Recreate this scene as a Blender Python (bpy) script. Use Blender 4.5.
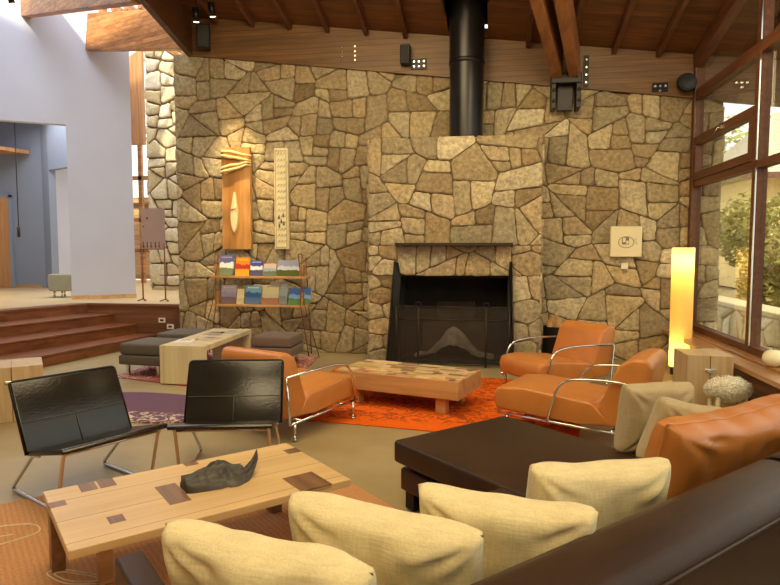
import bpy, bmesh, math, random
from mathutils import Vector, Matrix, noise
from math import sin, cos, pi, radians as R

for o in list(bpy.data.objects): bpy.data.objects.remove(o)
S = bpy.context.scene
COL = S.collection

# ------------------------------------------------------------------ camera
cam_d = bpy.data.cameras.new('camera'); cam = bpy.data.objects.new('camera', cam_d); COL.objects.link(cam)
cam_d.sensor_width = 36; cam_d.lens = 620/780*36; cam_d.clip_end = 300
cam.location = (0, 0, 1.55)
cam.rotation_euler = (R(90)-math.atan(44/620), 0, R(9.14))
S.camera = cam

# ------------------------------------------------------------------ world and light
S.view_settings.view_transform = 'Standard'; S.view_settings.look = 'None'
S.view_settings.gamma = 1; S.view_settings.exposure = 0.28; S.view_settings.use_curve_mapping = False
w = bpy.data.worlds.new('sky'); S.world = w; w.use_nodes = True
bg = w.node_tree.nodes['Background']; bg.inputs[0].default_value = (1.0, 0.97, 0.88, 1); bg.inputs[1].default_value = 1.5

def lamp(name, kind, loc, energy, color, size=1, target=None, **k):
    d = bpy.data.lights.new(name, kind); d.energy = energy; d.color = color
    if kind == 'AREA':
        d.shape = 'RECTANGLE'; d.size = size; d.size_y = k.get('size_y', size)
    elif kind == 'SPOT':
        d.spot_size = R(k.get('angle', 50)); d.spot_blend = k.get('blend', .6); d.shadow_soft_size = size
    elif kind == 'SUN': d.angle = size
    else: d.shadow_soft_size = size
    o = bpy.data.objects.new(name, d); COL.objects.link(o); o.location = loc
    if target is not None:
        o.rotation_euler = (Vector(target)-Vector(loc)).to_track_quat('-Z', 'Y').to_euler()
    return o

WARM = (1, .79, .45)
lamp('garden_sun', 'SUN', (8, 0, 12), 6.0, (1, .88, .62), R(3), (0, 30, -12))
lamp('skylight', 'AREA', (-6.6, 7.3, 9.0), 300, (.82, .87, 1), 4.2, (-7.0, 9.6, 2.5), size_y=4)
lamp('skylight', 'AREA', (-7.2, 12.0, 8.0), 230, (1, .95, .85), 2.0, (-6.6, 12.8, 2.5))
lamp('lobby_light', 'AREA', (-9.4, 11.6, 4.4), 30, (1, .92, .82), 1.5, (-8.6, 11.8, 0))
lamp('ceiling_light', 'AREA', (-1.2, 3.2, 5.3), 150, WARM, 3.0, (-.6, 4.2, 0))
lamp('ceiling_light', 'AREA', (.2, -.8, 4.6), 115, WARM, 2.4, (0, 2.4, 0.2))
lamp('ceiling_light', 'AREA', (-1.6, 5.3, 4.6), 65, WARM, 2.0, (-1.5, 8.9, 1.8))
lamp('ceiling_light', 'AREA', (1.2, 5.6, 4.2), 35, WARM, 1.4, (1.4, 8.9, 1.6))
lamp('spot_carving', 'SPOT', (-3.8, 8.0, 4.6), 400, (1, .78, .42), .04, (-3.72, 8.8, 2.4), angle=38, blend=.8)
lamp('spot_panel', 'SPOT', (-2.9, 7.6, 4.5), 120, (1, .80, .48), .04, (-3.1, 8.8, 1.6), angle=48, blend=.9)

# ------------------------------------------------------------------ node helpers
def newmat(name):
    m = bpy.data.materials.new(name); m.use_nodes = True
    return m, m.node_tree.nodes, m.node_tree.links, m.node_tree.nodes['Principled BSDF']

def N(ns, t, **k):
    n = ns.new(t)
    for a, v in k.items():
        if a in n.inputs: n.inputs[a].default_value = v
        else: setattr(n, a, v)
    return n

def c4(c): return (c[0], c[1], c[2], 1)

def ramp(ns, stops):
    r = ns.new('ShaderNodeValToRGB'); e = r.color_ramp.elements
    while len(e) < len(stops): e.new(.5)
    for i, (p, c) in enumerate(stops): e[i].position = p; e[i].color = c4(c)
    return r

def plain(name, col, rough=.5, metal=0, spec=.5, var=.12, scale=6, bump=0, bscale=60, coat=0, sheen=0):
    m, ns, ln, b = newmat(name)
    tc = ns.new('ShaderNodeTexCoord')
    nz = N(ns, 'ShaderNodeTexNoise', Scale=scale, Detail=5)
    ln.new(tc.outputs['Object'], nz.inputs['Vector'])
    rp = ramp(ns, [(.3, [x*(1-var) for x in col]), (.7, [min(1, x*(1+var)) for x in col])])
    ln.new(nz.outputs['Fac'], rp.inputs[0]); ln.new(rp.outputs[0], b.inputs['Base Color'])
    b.inputs['Roughness'].default_value = rough; b.inputs['Metallic'].default_value = metal
    b.inputs['Specular IOR Level'].default_value = spec
    b.inputs['Coat Weight'].default_value = coat; b.inputs['Sheen Weight'].default_value = sheen
    if bump:
        n2 = N(ns, 'ShaderNodeTexNoise', Scale=bscale, Detail=4)
        ln.new(tc.outputs['Object'], n2.inputs['Vector'])
        bp = N(ns, 'ShaderNodeBump', Strength=bump, Distance=.01)
        ln.new(n2.outputs['Fac'], bp.inputs['Height']); ln.new(bp.outputs[0], b.inputs['Normal'])
    return m

def wood(name, c1, c2, axis=0, scale=1.0, rough=.45, planks=None, contrast=.5, coat=0, ptone=(.72, 1.2)):
    """grain runs along `axis`; planks = (across axis, width) adds board joints and board-to-board tone."""
    m, ns, ln, b = newmat(name)
    tc = ns.new('ShaderNodeTexCoord')
    mp = ns.new('ShaderNodeMapping'); sc = [14*scale]*3; sc[axis] = .9*scale
    mp.inputs['Scale'].default_value = sc
    src = tc.outputs['Object']
    if planks:
        ax, wd = planks
        sp = ns.new('ShaderNodeSeparateXYZ'); ln.new(src, sp.inputs[0])
        dv = N(ns, 'ShaderNodeMath', operation='DIVIDE'); dv.inputs[1].default_value = wd
        ln.new(sp.outputs[ax], dv.inputs[0])
        fl = N(ns, 'ShaderNodeMath', operation='FLOOR'); ln.new(dv.outputs[0], fl.inputs[0])
        fr = N(ns, 'ShaderNodeMath', operation='FRACT'); ln.new(dv.outputs[0], fr.inputs[0])
        wn = N(ns, 'ShaderNodeTexWhiteNoise', noise_dimensions='1D'); ln.new(fl.outputs[0], wn.inputs['W'])
        va = N(ns, 'ShaderNodeVectorMath', operation='MULTIPLY_ADD')
        va.inputs[1].default_value = (7, 7, 7); ln.new(wn.outputs['Color'], va.inputs[0]); ln.new(src, va.inputs[2])
        src = va.outputs[0]
    ln.new(src, mp.inputs[0])
    nz = N(ns, 'ShaderNodeTexNoise', Scale=1.6, Detail=8, Roughness=.62, Distortion=.6)
    ln.new(mp.outputs[0], nz.inputs['Vector'])
    rp = ramp(ns, [(.5-contrast*.4, c1), (.5+contrast*.35, c2)])
    ln.new(nz.outputs['Fac'], rp.inputs[0])
    col = rp.outputs[0]
    if planks:
        mr = N(ns, 'ShaderNodeMapRange'); mr.inputs[3].default_value = ptone[0]; mr.inputs[4].default_value = ptone[1]
        ln.new(wn.outputs['Value'], mr.inputs[0])
        jt = N(ns, 'ShaderNodeMath', operation='LESS_THAN'); jt.inputs[1].default_value = .0055/wd; ln.new(fr.outputs[0], jt.inputs[0])
        ml = N(ns, 'ShaderNodeMath', operation='MULTIPLY_ADD'); ml.inputs[1].default_value = -.6; ml.inputs[2].default_value = 1
        ln.new(jt.outputs[0], ml.inputs[0])
        m2 = N(ns, 'ShaderNodeMath', operation='MULTIPLY'); ln.new(mr.outputs[0], m2.inputs[0]); ln.new(ml.outputs[0], m2.inputs[1])
        vm = N(ns, 'ShaderNodeVectorMath', operation='SCALE'); ln.new(col, vm.inputs[0]); ln.new(m2.outputs[0], vm.inputs['Scale'])
        col = vm.outputs[0]
    ln.new(col, b.inputs['Base Color'])
    bp = N(ns, 'ShaderNodeBump', Strength=.15, Distance=.003); ln.new(nz.outputs['Fac'], bp.inputs['Height']); ln.new(bp.outputs[0], b.inputs['Normal'])
    b.inputs['Roughness'].default_value = rough; b.inputs['Coat Weight'].default_value = coat; b.inputs['Coat Roughness'].default_value = .25
    return m

def attr_mat(name, rough=.9, mottle=.42, scale=19, bump=1.0, bscale=15, spec=.3):
    """each stone or tile keeps its own colour (colour attribute), with mottling and grit on top"""
    m, ns, ln, b = newmat(name)
    at = N(ns, 'ShaderNodeAttribute', attribute_name='tone')
    tc = ns.new('ShaderNodeTexCoord')
    nz = N(ns, 'ShaderNodeTexNoise', Scale=scale, Detail=9, Roughness=.65); ln.new(tc.outputs['Object'], nz.inputs['Vector'])
    mr = N(ns, 'ShaderNodeMapRange'); mr.inputs[1].default_value = .3; mr.inputs[2].default_value = .7
    mr.inputs[3].default_value = 1-mottle; mr.inputs[4].default_value = 1+mottle
    ln.new(nz.outputs['Fac'], mr.inputs[0])
    vm = N(ns, 'ShaderNodeVectorMath', operation='SCALE'); ln.new(at.outputs['Color'], vm.inputs[0]); ln.new(mr.outputs[0], vm.inputs['Scale'])
    ln.new(vm.outputs[0], b.inputs['Base Color'])
    n2 = N(ns, 'ShaderNodeTexNoise', Scale=bscale, Detail=10, Roughness=.75); ln.new(tc.outputs['Object'], n2.inputs['Vector'])
    bp = N(ns, 'ShaderNodeBump', Strength=bump, Distance=.035); ln.new(n2.outputs['Fac'], bp.inputs['Height']); ln.new(bp.outputs[0], b.inputs['Normal'])
    b.inputs['Roughness'].default_value = rough; b.inputs['Specular IOR Level'].default_value = spec
    return m

def weave(name, col, scale=620, var=.07, bump=.35, rough=.9):
    m, ns, ln, b = newmat(name)
    tc = ns.new('ShaderNodeTexCoord')
    n1 = N(ns, 'ShaderNodeTexNoise', Scale=scale*.25, Detail=3)
    mp = ns.new('ShaderNodeMapping'); mp.inputs['Scale'].default_value = (1, 1, .12); ln.new(tc.outputs['Object'], mp.inputs[0]); ln.new(mp.outputs[0], n1.inputs['Vector'])
    n2 = N(ns, 'ShaderNodeTexNoise', Scale=scale*.25, Detail=3)
    m2 = ns.new('ShaderNodeMapping'); m2.inputs['Scale'].default_value = (.12, .12, 1); ln.new(tc.outputs['Object'], m2.inputs[0]); ln.new(m2.outputs[0], n2.inputs['Vector'])
    ad = N(ns, 'ShaderNodeMath', operation='ADD'); ln.new(n1.outputs['Fac'], ad.inputs[0]); ln.new(n2.outputs['Fac'], ad.inputs[1])
    mr = N(ns, 'ShaderNodeMapRange'); mr.inputs[1].default_value = .7; mr.inputs[2].default_value = 1.3; ln.new(ad.outputs[0], mr.inputs[0])
    rp = ramp(ns, [(0, [x*(1-var*1.6) for x in col]), (1, [min(1, x*(1+var)) for x in col])]); ln.new(mr.outputs[0], rp.inputs[0])
    ln.new(rp.outputs[0], b.inputs['Base Color'])
    bp = N(ns, 'ShaderNodeBump', Strength=bump, Distance=.002); ln.new(mr.outputs[0], bp.inputs['Height']); ln.new(bp.outputs[0], b.inputs['Normal'])
    b.inputs['Roughness'].default_value = rough; b.inputs['Sheen Weight'].default_value = .1; b.inputs['Specular IOR Level'].default_value = .2
    return m

M = {}
M['stone'] = attr_mat('stone')
M['stone_pale'] = attr_mat('stone_pale', mottle=.2)
M['mortar'] = plain('mortar', (.17, .12, .065), .95, bump=.5, bscale=30, var=.3)
M['roof_wood'] = wood('roof_wood', (.075, .026, .008), (.175, .064, .018), 0, .7, .5, planks=(1, .115))
M['band_wood'] = wood('band_wood', (.105, .048, .015), (.20, .095, .030), 0, .8, .5, planks=(2, .075), contrast=.5, ptone=(.86, 1.1))
M['rafter_wood'] = wood('rafter_wood', (.055, .017, .007), (.14, .046, .017), 1, .6, .5)
M['beam_wood'] = wood('beam_wood', (.30, .12, .04), (.55, .27, .10), 0, .55, .4, planks=(2, .07), contrast=.45)
M['twin_wood'] = wood('twin_wood', (.17, .062, .020), (.33, .135, .048), 1, .6, .45)
M['window_wood'] = wood('window_wood', (.060, .018, .006), (.14, .046, .014), 1, .8, .55)
M['sill_wood'] = wood('sill_wood', (.26, .11, .04), (.48, .24, .09), 1, .7, .28, coat=.3)
M['apron_wood'] = wood('apron_wood', (.10, .035, .015), (.24, .09, .035), 1, .7, .35)
M['step_wood'] = wood('step_wood', (.11, .033, .012), (.27, .095, .034), 1, .6, .35, coat=.2)
M['fascia_wood'] = wood('fascia_wood', (.11, .040, .018), (.26, .11, .05), 0, .6, .4, planks=(2, .16))
M['oak'] = wood('oak', (.46, .25, .10), (.68, .43, .20), 0, .45, .35, contrast=.4, coat=.15)
M['oak_planks'] = wood('oak_planks', (.58, .36, .15), (.72, .49, .235), 0, .45, .33, planks=(1, .243), contrast=.45, coat=.2, ptone=(.94, 1.06))
M['walnut'] = wood('walnut', (.12, .05, .022), (.26, .13, .06), 1, .8, .35, coat=.2)
M['pale_wood'] = wood('pale_wood', (.58, .47, .27), (.72, .61, .38), 2, .5, .45, contrast=.35)
M['chest_wood'] = wood('chest_wood', (.46, .30, .15), (.58, .42, .23), 2, .8, .4, planks=(0, .2501), contrast=.4, ptone=(.95, 1.08))
M['table_wood'] = wood('table_wood', (.40, .20, .07), (.60, .34, .14), 0, .5, .38, contrast=.4)
M['carved_wood'] = wood('carved_wood', (.36, .15, .035), (.62, .32, .10), 2, .5, .38, contrast=.5, coat=.3)
M['tile_wood'] = attr_mat('tile_wood', .4, .15, 20, .1, 40, .5)
M['brown_leather'] = plain('brown_leather', (.042, .021, .012), .40, spec=.22, var=.15, bump=.12, bscale=160)
M['orange_leather'] = plain('orange_leather', (.54, .195, .042), .34, spec=.5, var=.08, bump=.12, bscale=130)
M['black_leather'] = plain('black_leather', (.016, .012, .008), .22, spec=.55, bump=.14, bscale=60)
M['stitch'] = plain('stitch', (.10, .08, .045), .6)
M['orange_piping'] = plain('orange_piping', (.62, .24, .06), .35)
M['beige_cloth'] = weave('beige_cloth', (.76, .64, .37))
M['taupe_cloth'] = weave('taupe_cloth', (.50, .385, .22))
M['grey_cloth'] = weave('grey_cloth', (.115, .095, .075), bump=.3)
M['brown_cloth'] = weave('brown_cloth', (.16, .11, .085), bump=.3)
M['green_cloth'] = weave('green_cloth', (.30, .29, .21))
M['chrome'] = plain('chrome', (.66, .66, .64), .14, 1, var=.02)
M['black_steel'] = plain('black_steel', (.014, .012, .012), .38, .6, bump=.05)
M['flue_steel'] = plain('flue_steel', (.018, .016, .016), .30, .5, var=.2, scale=3)
M['dark_steel'] = plain('dark_steel', (.05, .035, .025), .45, .6)
M['rust_steel'] = plain('rust_steel', (.22, .07, .03), .5, .3)
M['white_plastic'] = plain('white_plastic', (.80, .74, .60), .4)
M['lilac_plaster'] = plain('lilac_plaster', (.52, .54, .66), .9, var=.02, scale=2, bump=.04, bscale=40)
M['blue_plaster'] = plain('blue_plaster', (.27, .33, .46), .9, var=.02, scale=2)
M['cream_plaster'] = plain('cream_plaster', (.6, .5, .36), .9, var=.03, scale=2)
M['door_wood'] = wood('door_wood', (.50, .25, .10), (.66, .36, .16), 2, .4, .45, contrast=.35)
M['soot'] = plain('soot', (.012, .010, .009), .95, var=.5, scale=3, bump=.3, bscale=10)
M['ash'] = plain('ash', (.20, .17, .15), .95, var=.35, scale=8, bump=.6, bscale=18)
M['firebrick'] = plain('firebrick', (.04, .028, .02), .9, var=.5, scale=4, bump=.5, bscale=14)
M['wool'] = plain('wool', (.90, .84, .68), .95, var=.08, scale=15, sheen=.4)
M['candle'] = plain('candle', (.82, .74, .48), .35, var=.04)
M['driftwood'] = wood('driftwood', (.022, .018, .014), (.085, .070, .052), 0, 1.6, .5, contrast=.5)
M['log'] = plain('log', (.40, .22, .09), .8, var=.3, scale=12)
M['ground'] = plain('ground', (.22, .17, .08), .95, var=.3, scale=2, bump=.5, bscale=8)
M['roof_shingle'] = None

def floor_mat(name, c1, c2, rough):
    m, ns, ln, b = newmat(name)
    tc = ns.new('ShaderNodeTexCoord')
    n1 = N(ns, 'ShaderNodeTexNoise', Scale=.9, Detail=8, Roughness=.6); ln.new(tc.outputs['Object'], n1.inputs['Vector'])
    rp = ramp(ns, [(.3, c1), (.7, c2)]); ln.new(n1.outputs['Fac'], rp.inputs[0]); ln.new(rp.outputs[0], b.inputs['Base Color'])
    n2 = N(ns, 'ShaderNodeTexNoise', Scale=5, Detail=6); ln.new(tc.outputs['Object'], n2.inputs['Vector'])
    mr = N(ns, 'ShaderNodeMapRange'); mr.inputs[3].default_value = rough-.08; mr.inputs[4].default_value = rough+.12
    ln.new(n2.outputs['Fac'], mr.inputs[0]); ln.new(mr.outputs[0], b.inputs['Roughness'])
    return m
M['floor'] = floor_mat('floor_concrete', (.31, .235, .115), (.41, .32, .17), .34)
M['hall_floor'] = floor_mat('hall_floor', (.52, .38, .20), (.62, .47, .26), .3)

def glass_mat():
    m, ns, ln, b = newmat('window_glass'); ns.remove(b)
    out = [n for n in ns if n.type == 'OUTPUT_MATERIAL'][0]
    t = N(ns, 'ShaderNodeBsdfTransparent'); t.inputs[0].default_value = (.93, .95, .93, 1)
    g = N(ns, 'ShaderNodeBsdfGlossy', Roughness=.0)
    lw = ns.new('ShaderNodeLayerWeight'); lw.inputs['Blend'].default_value = .5
    pw = N(ns, 'ShaderNodeMath', operation='POWER'); pw.inputs[1].default_value = 5; ln.new(lw.outputs['Facing'], pw.inputs[0])
    f = N(ns, 'ShaderNodeMath', operation='MULTIPLY_ADD'); f.inputs[1].default_value = .9; f.inputs[2].default_value = .04; ln.new(pw.outputs[0], f.inputs[0])
    x = ns.new('ShaderNodeMixShader')
    ln.new(f.outputs[0], x.inputs[0]); ln.new(t.outputs[0], x.inputs[1]); ln.new(g.outputs[0], x.inputs[2]); ln.new(x.outputs[0], out.inputs[0])
    return m
M['glass'] = glass_mat()

def tinted_glass(name, col, mixf):
    m, ns, ln, b = newmat(name)
    out = [n for n in ns if n.type == 'OUTPUT_MATERIAL'][0]
    b.inputs['Base Color'].default_value = c4(col); b.inputs['Roughness'].default_value = .3
    t = N(ns, 'ShaderNodeBsdfTransparent'); x = ns.new('ShaderNodeMixShader'); x.inputs[0].default_value = mixf
    ln.new(t.outputs[0], x.inputs[1]); ln.new(b.outputs[0], x.inputs[2]); ln.new(x.outputs[0], out.inputs[0])
    return m
M['mauve_glass'] = tinted_glass('mauve_glass', (.50, .36, .33), .75)
M['mesh_screen'] = tinted_glass('mesh_screen', (.05, .042, .036), .42)

def paper_shade():
    m, ns, ln, b = newmat('paper_shade')
    out = [n for n in ns if n.type == 'OUTPUT_MATERIAL'][0]
    t = N(ns, 'ShaderNodeBsdfTranslucent'); t.inputs[0].default_value = (.95, .72, .22, 1)
    b.inputs['Base Color'].default_value = (.9, .70, .28, 1); b.inputs['Roughness'].default_value = .6
    b.inputs['Emission Color'].default_value = (1, .62, .12, 1); b.inputs['Emission Strength'].default_value = .30
    x = ns.new('ShaderNodeMixShader'); x.inputs[0].default_value = .4
    ln.new(t.outputs[0], x.inputs[1]); ln.new(b.outputs[0], x.inputs[2]); ln.new(x.outputs[0], out.inputs[0])
    return m
M['paper_shade'] = paper_shade()

def emis(name, col, st):
    m, ns, ln, b = newmat(name); b.inputs['Base Color'].default_value = c4(col)
    b.inputs['Emission Color'].default_value = c4(col); b.inputs['Emission Strength'].default_value = st
    return m

# ------------------------------------------------------------------ mesh helpers
class MB:
    def __init__(s): s.bm = bmesh.new(); s.lay = None
    def tone(s, faces, c):
        if s.lay is None: s.lay = s.bm.loops.layers.float_color.new('tone')
        for f in faces:
            for l in f.loops: l[s.lay] = c4(c)
    def box(s, c, size, rot=None, bev=0, mi=0, seg=2, tone=None):
        g = bmesh.ops.create_cube(s.bm, size=1); vs = g['verts']
        bmesh.ops.scale(s.bm, vec=size, verts=vs)
        if bev:
            es = list({e for v in vs for e in v.link_edges})
            r = bmesh.ops.bevel(s.bm, geom=es, offset=min(bev, min(size)*.49), segments=seg, profile=.5, affect='EDGES', clamp_overlap=True)
            vs = list({v for v in r['verts']} | {v for f in r['faces'] for v in f.verts} | {v for v in vs if v.is_valid})
        if rot is not None: bmesh.ops.rotate(s.bm, cent=(0, 0, 0), matrix=rot.to_3x3() if isinstance(rot, Matrix) else rot, verts=vs)
        bmesh.ops.translate(s.bm, vec=c, verts=vs)
        fs = {f for v in vs for f in v.link_faces}
        for f in fs: f.material_index = mi
        if tone: s.tone(fs, tone)
        return vs
    def b2(s, x0, x1, y0, y1, z0, z1, bev=0, mi=0, seg=2, tone=None):
        return s.box(((x0+x1)/2, (y0+y1)/2, (z0+z1)/2), (abs(x1-x0), abs(y1-y0), abs(z1-z0)), None, bev, mi, seg, tone)
    def beam(s, a, b, wd, ht, bev=0, mi=0):
        """box along a->b, width horizontal, height in the vertical plane"""
        a = Vector(a); b = Vector(b); d = b-a; L = d.length; x = d.normalized()
        y = Vector((0, 0, 1)).cross(x)
        y = y.normalized() if y.length > 1e-4 else Vector((0, 1, 0))
        z = x.cross(y); m = Matrix((x, y, z)).transposed()
        return s.box((a+b)/2, (L, wd, ht), m, bev, mi)
    def tube(s, pts, r, n=10, mi=0, bend=0, closed=False, rs=None):
        P = [Vector(p) for p in pts]
        if bend:
            Q = [] if closed else [P[0]]
            rng = range(len(P)) if closed else range(1, len(P)-1)
            for i in rng:
                a, b, c = P[i-1], P[i], P[(i+1) % len(P)]
                d1 = (a-b); d2 = (c-b); t = min(bend, d1.length*.48, d2.length*.48)
                p1 = b+d1.normalized()*t; p2 = b+d2.normalized()*t
                for k in range(7):
                    u = k/6; Q.append(p1*(1-u)**2+b*2*u*(1-u)+p2*u*u)
            if not closed: Q.append(P[-1])
            P = Q
        m = len(P); rings = []; up = None
        for i in range(m):
            if closed: t = P[(i+1) % m]-P[i-1]
            else: t = P[min(i+1, m-1)]-P[max(i-1, 0)]
            t.normalize()
            if up is None:
                up = Vector((0, 0, 1)) if abs(t.z) < .9 else Vector((1, 0, 0))
            up = (up-t*up.dot(t)); up.normalize(); sd = t.cross(up)
            rr = rs[i] if rs else r
            rings.append([s.bm.verts.new(P[i]+(up*cos(2*pi*k/n)+sd*sin(2*pi*k/n))*rr) for k in range(n)])
        fs = []
        for i in range(m if closed else m-1):
            A = rings[i]; B = rings[(i+1) % m]
            for k in range(n): fs.append(s.bm.faces.new((A[k], A[(k+1) % n], B[(k+1) % n], B[k])))
        if not closed:
            fs.append(s.bm.faces.new(rings[0][::-1])); fs.append(s.bm.faces.new(rings[-1]))
        for f in fs: f.material_index = mi; f.smooth = True
        return fs
    def lathe(s, prof, c=(0, 0, 0), n=32, mi=0, cap=True):
        rings = [[s.bm.verts.new((c[0]+r*cos(2*pi*k/n), c[1]+r*sin(2*pi*k/n), c[2]+z)) for k in range(n)] for r, z in prof]
        for A, B in zip(rings, rings[1:]):
            for k in range(n):
                f = s.bm.faces.new((A[k], A[(k+1) % n], B[(k+1) % n], B[k])); f.smooth = True; f.material_index = mi
        if cap:
            for q in (rings[0][::-1], rings[-1]): f = s.bm.faces.new(q); f.material_index = mi
    def prism(s, pts, z0, z1, mi=0, bev=0):
        """polygon in xy, counter-clockwise, extruded z0..z1"""
        a = [s.bm.verts.new((p[0], p[1], z0)) for p in pts]; b = [s.bm.verts.new((p[0], p[1], z1)) for p in pts]
        n = len(pts); fs = [s.bm.faces.new(b), s.bm.faces.new(a[::-1])]
        for i in range(n): fs.append(s.bm.faces.new((a[i], a[(i+1) % n], b[(i+1) % n], b[i])))
        for f in fs: f.material_index = mi
        if bev:
            es = list({e for f in fs for e in f.edges}); bmesh.ops.bevel(s.bm, geom=es, offset=bev, segments=3, profile=.5, affect='EDGES')
        return a+b
    def prof(s, pts, x0, x1, bev=0, seg=4, mi=0):
        """profile in (y,z), extruded along x"""
        a = [s.bm.verts.new((x0, p[0], p[1])) for p in pts]; b = [s.bm.verts.new((x1, p[0], p[1])) for p in pts]
        n = len(pts); fs = [s.bm.faces.new(b), s.bm.faces.new(a[::-1])]
        for i in range(n): fs.append(s.bm.faces.new((a[i], a[(i+1) % n], b[(i+1) % n], b[i])))
        for f in fs: f.material_index = mi
        if bev:
            es = list({e for f in fs for e in f.edges}); bmesh.ops.bevel(s.bm, geom=es, offset=bev, segments=seg, profile=.5, affect='EDGES')
    def quad(s, pts, mi=0):
        f = s.bm.faces.new([s.bm.verts.new(p) for p in pts]); f.material_index = mi; return f
    def build(s, name, mat, parent=None, smooth=False, label=None):
        bmesh.ops.recalc_face_normals(s.bm, faces=s.bm.faces)
        me = bpy.data.meshes.new(name); s.bm.to_mesh(me); s.bm.free()
        for m in (mat if isinstance(mat, (list, tuple)) else [mat]): me.materials.append(m)
        if smooth:
            for p in me.polygons: p.use_smooth = True
            if smooth != 'all':
                try: me.set_sharp_from_angle(angle=R(38))
                except Exception: pass
        o = bpy.data.objects.new(name, me); COL.objects.link(o)
        if parent is not None: o.parent = parent
        if label: o['label'] = label
        return o

def thing(name, label, cat, loc=(0, 0, 0), rz=0, group=None):
    o = bpy.data.objects.new(name, None); COL.objects.link(o); o.empty_display_size = .1
    o.location = loc; o.rotation_euler = (0, 0, rz); o['label'] = label; o['category'] = cat
    if group: o['group'] = group
    return o
def tag(o, label, cat, group=None, kind=None):
    o['label'] = label; o['category'] = cat
    if group: o['group'] = group
    if kind: o['kind'] = kind
    return o
def struct(o): o['kind'] = 'structure'; return o
def dup(root, loc, rz, label=None, group=None):
    r = root.copy(); COL.objects.link(r); r.location = loc; r.rotation_euler = (0, 0, rz)
    if label: r['label'] = label
    if group: r['group'] = group
    for ch in list(root.children):
        c = ch.copy(); COL.objects.link(c); c.parent = r
        for g in ch.children:
            d = g.copy(); COL.objects.link(d); d.parent = c
    return r

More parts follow.
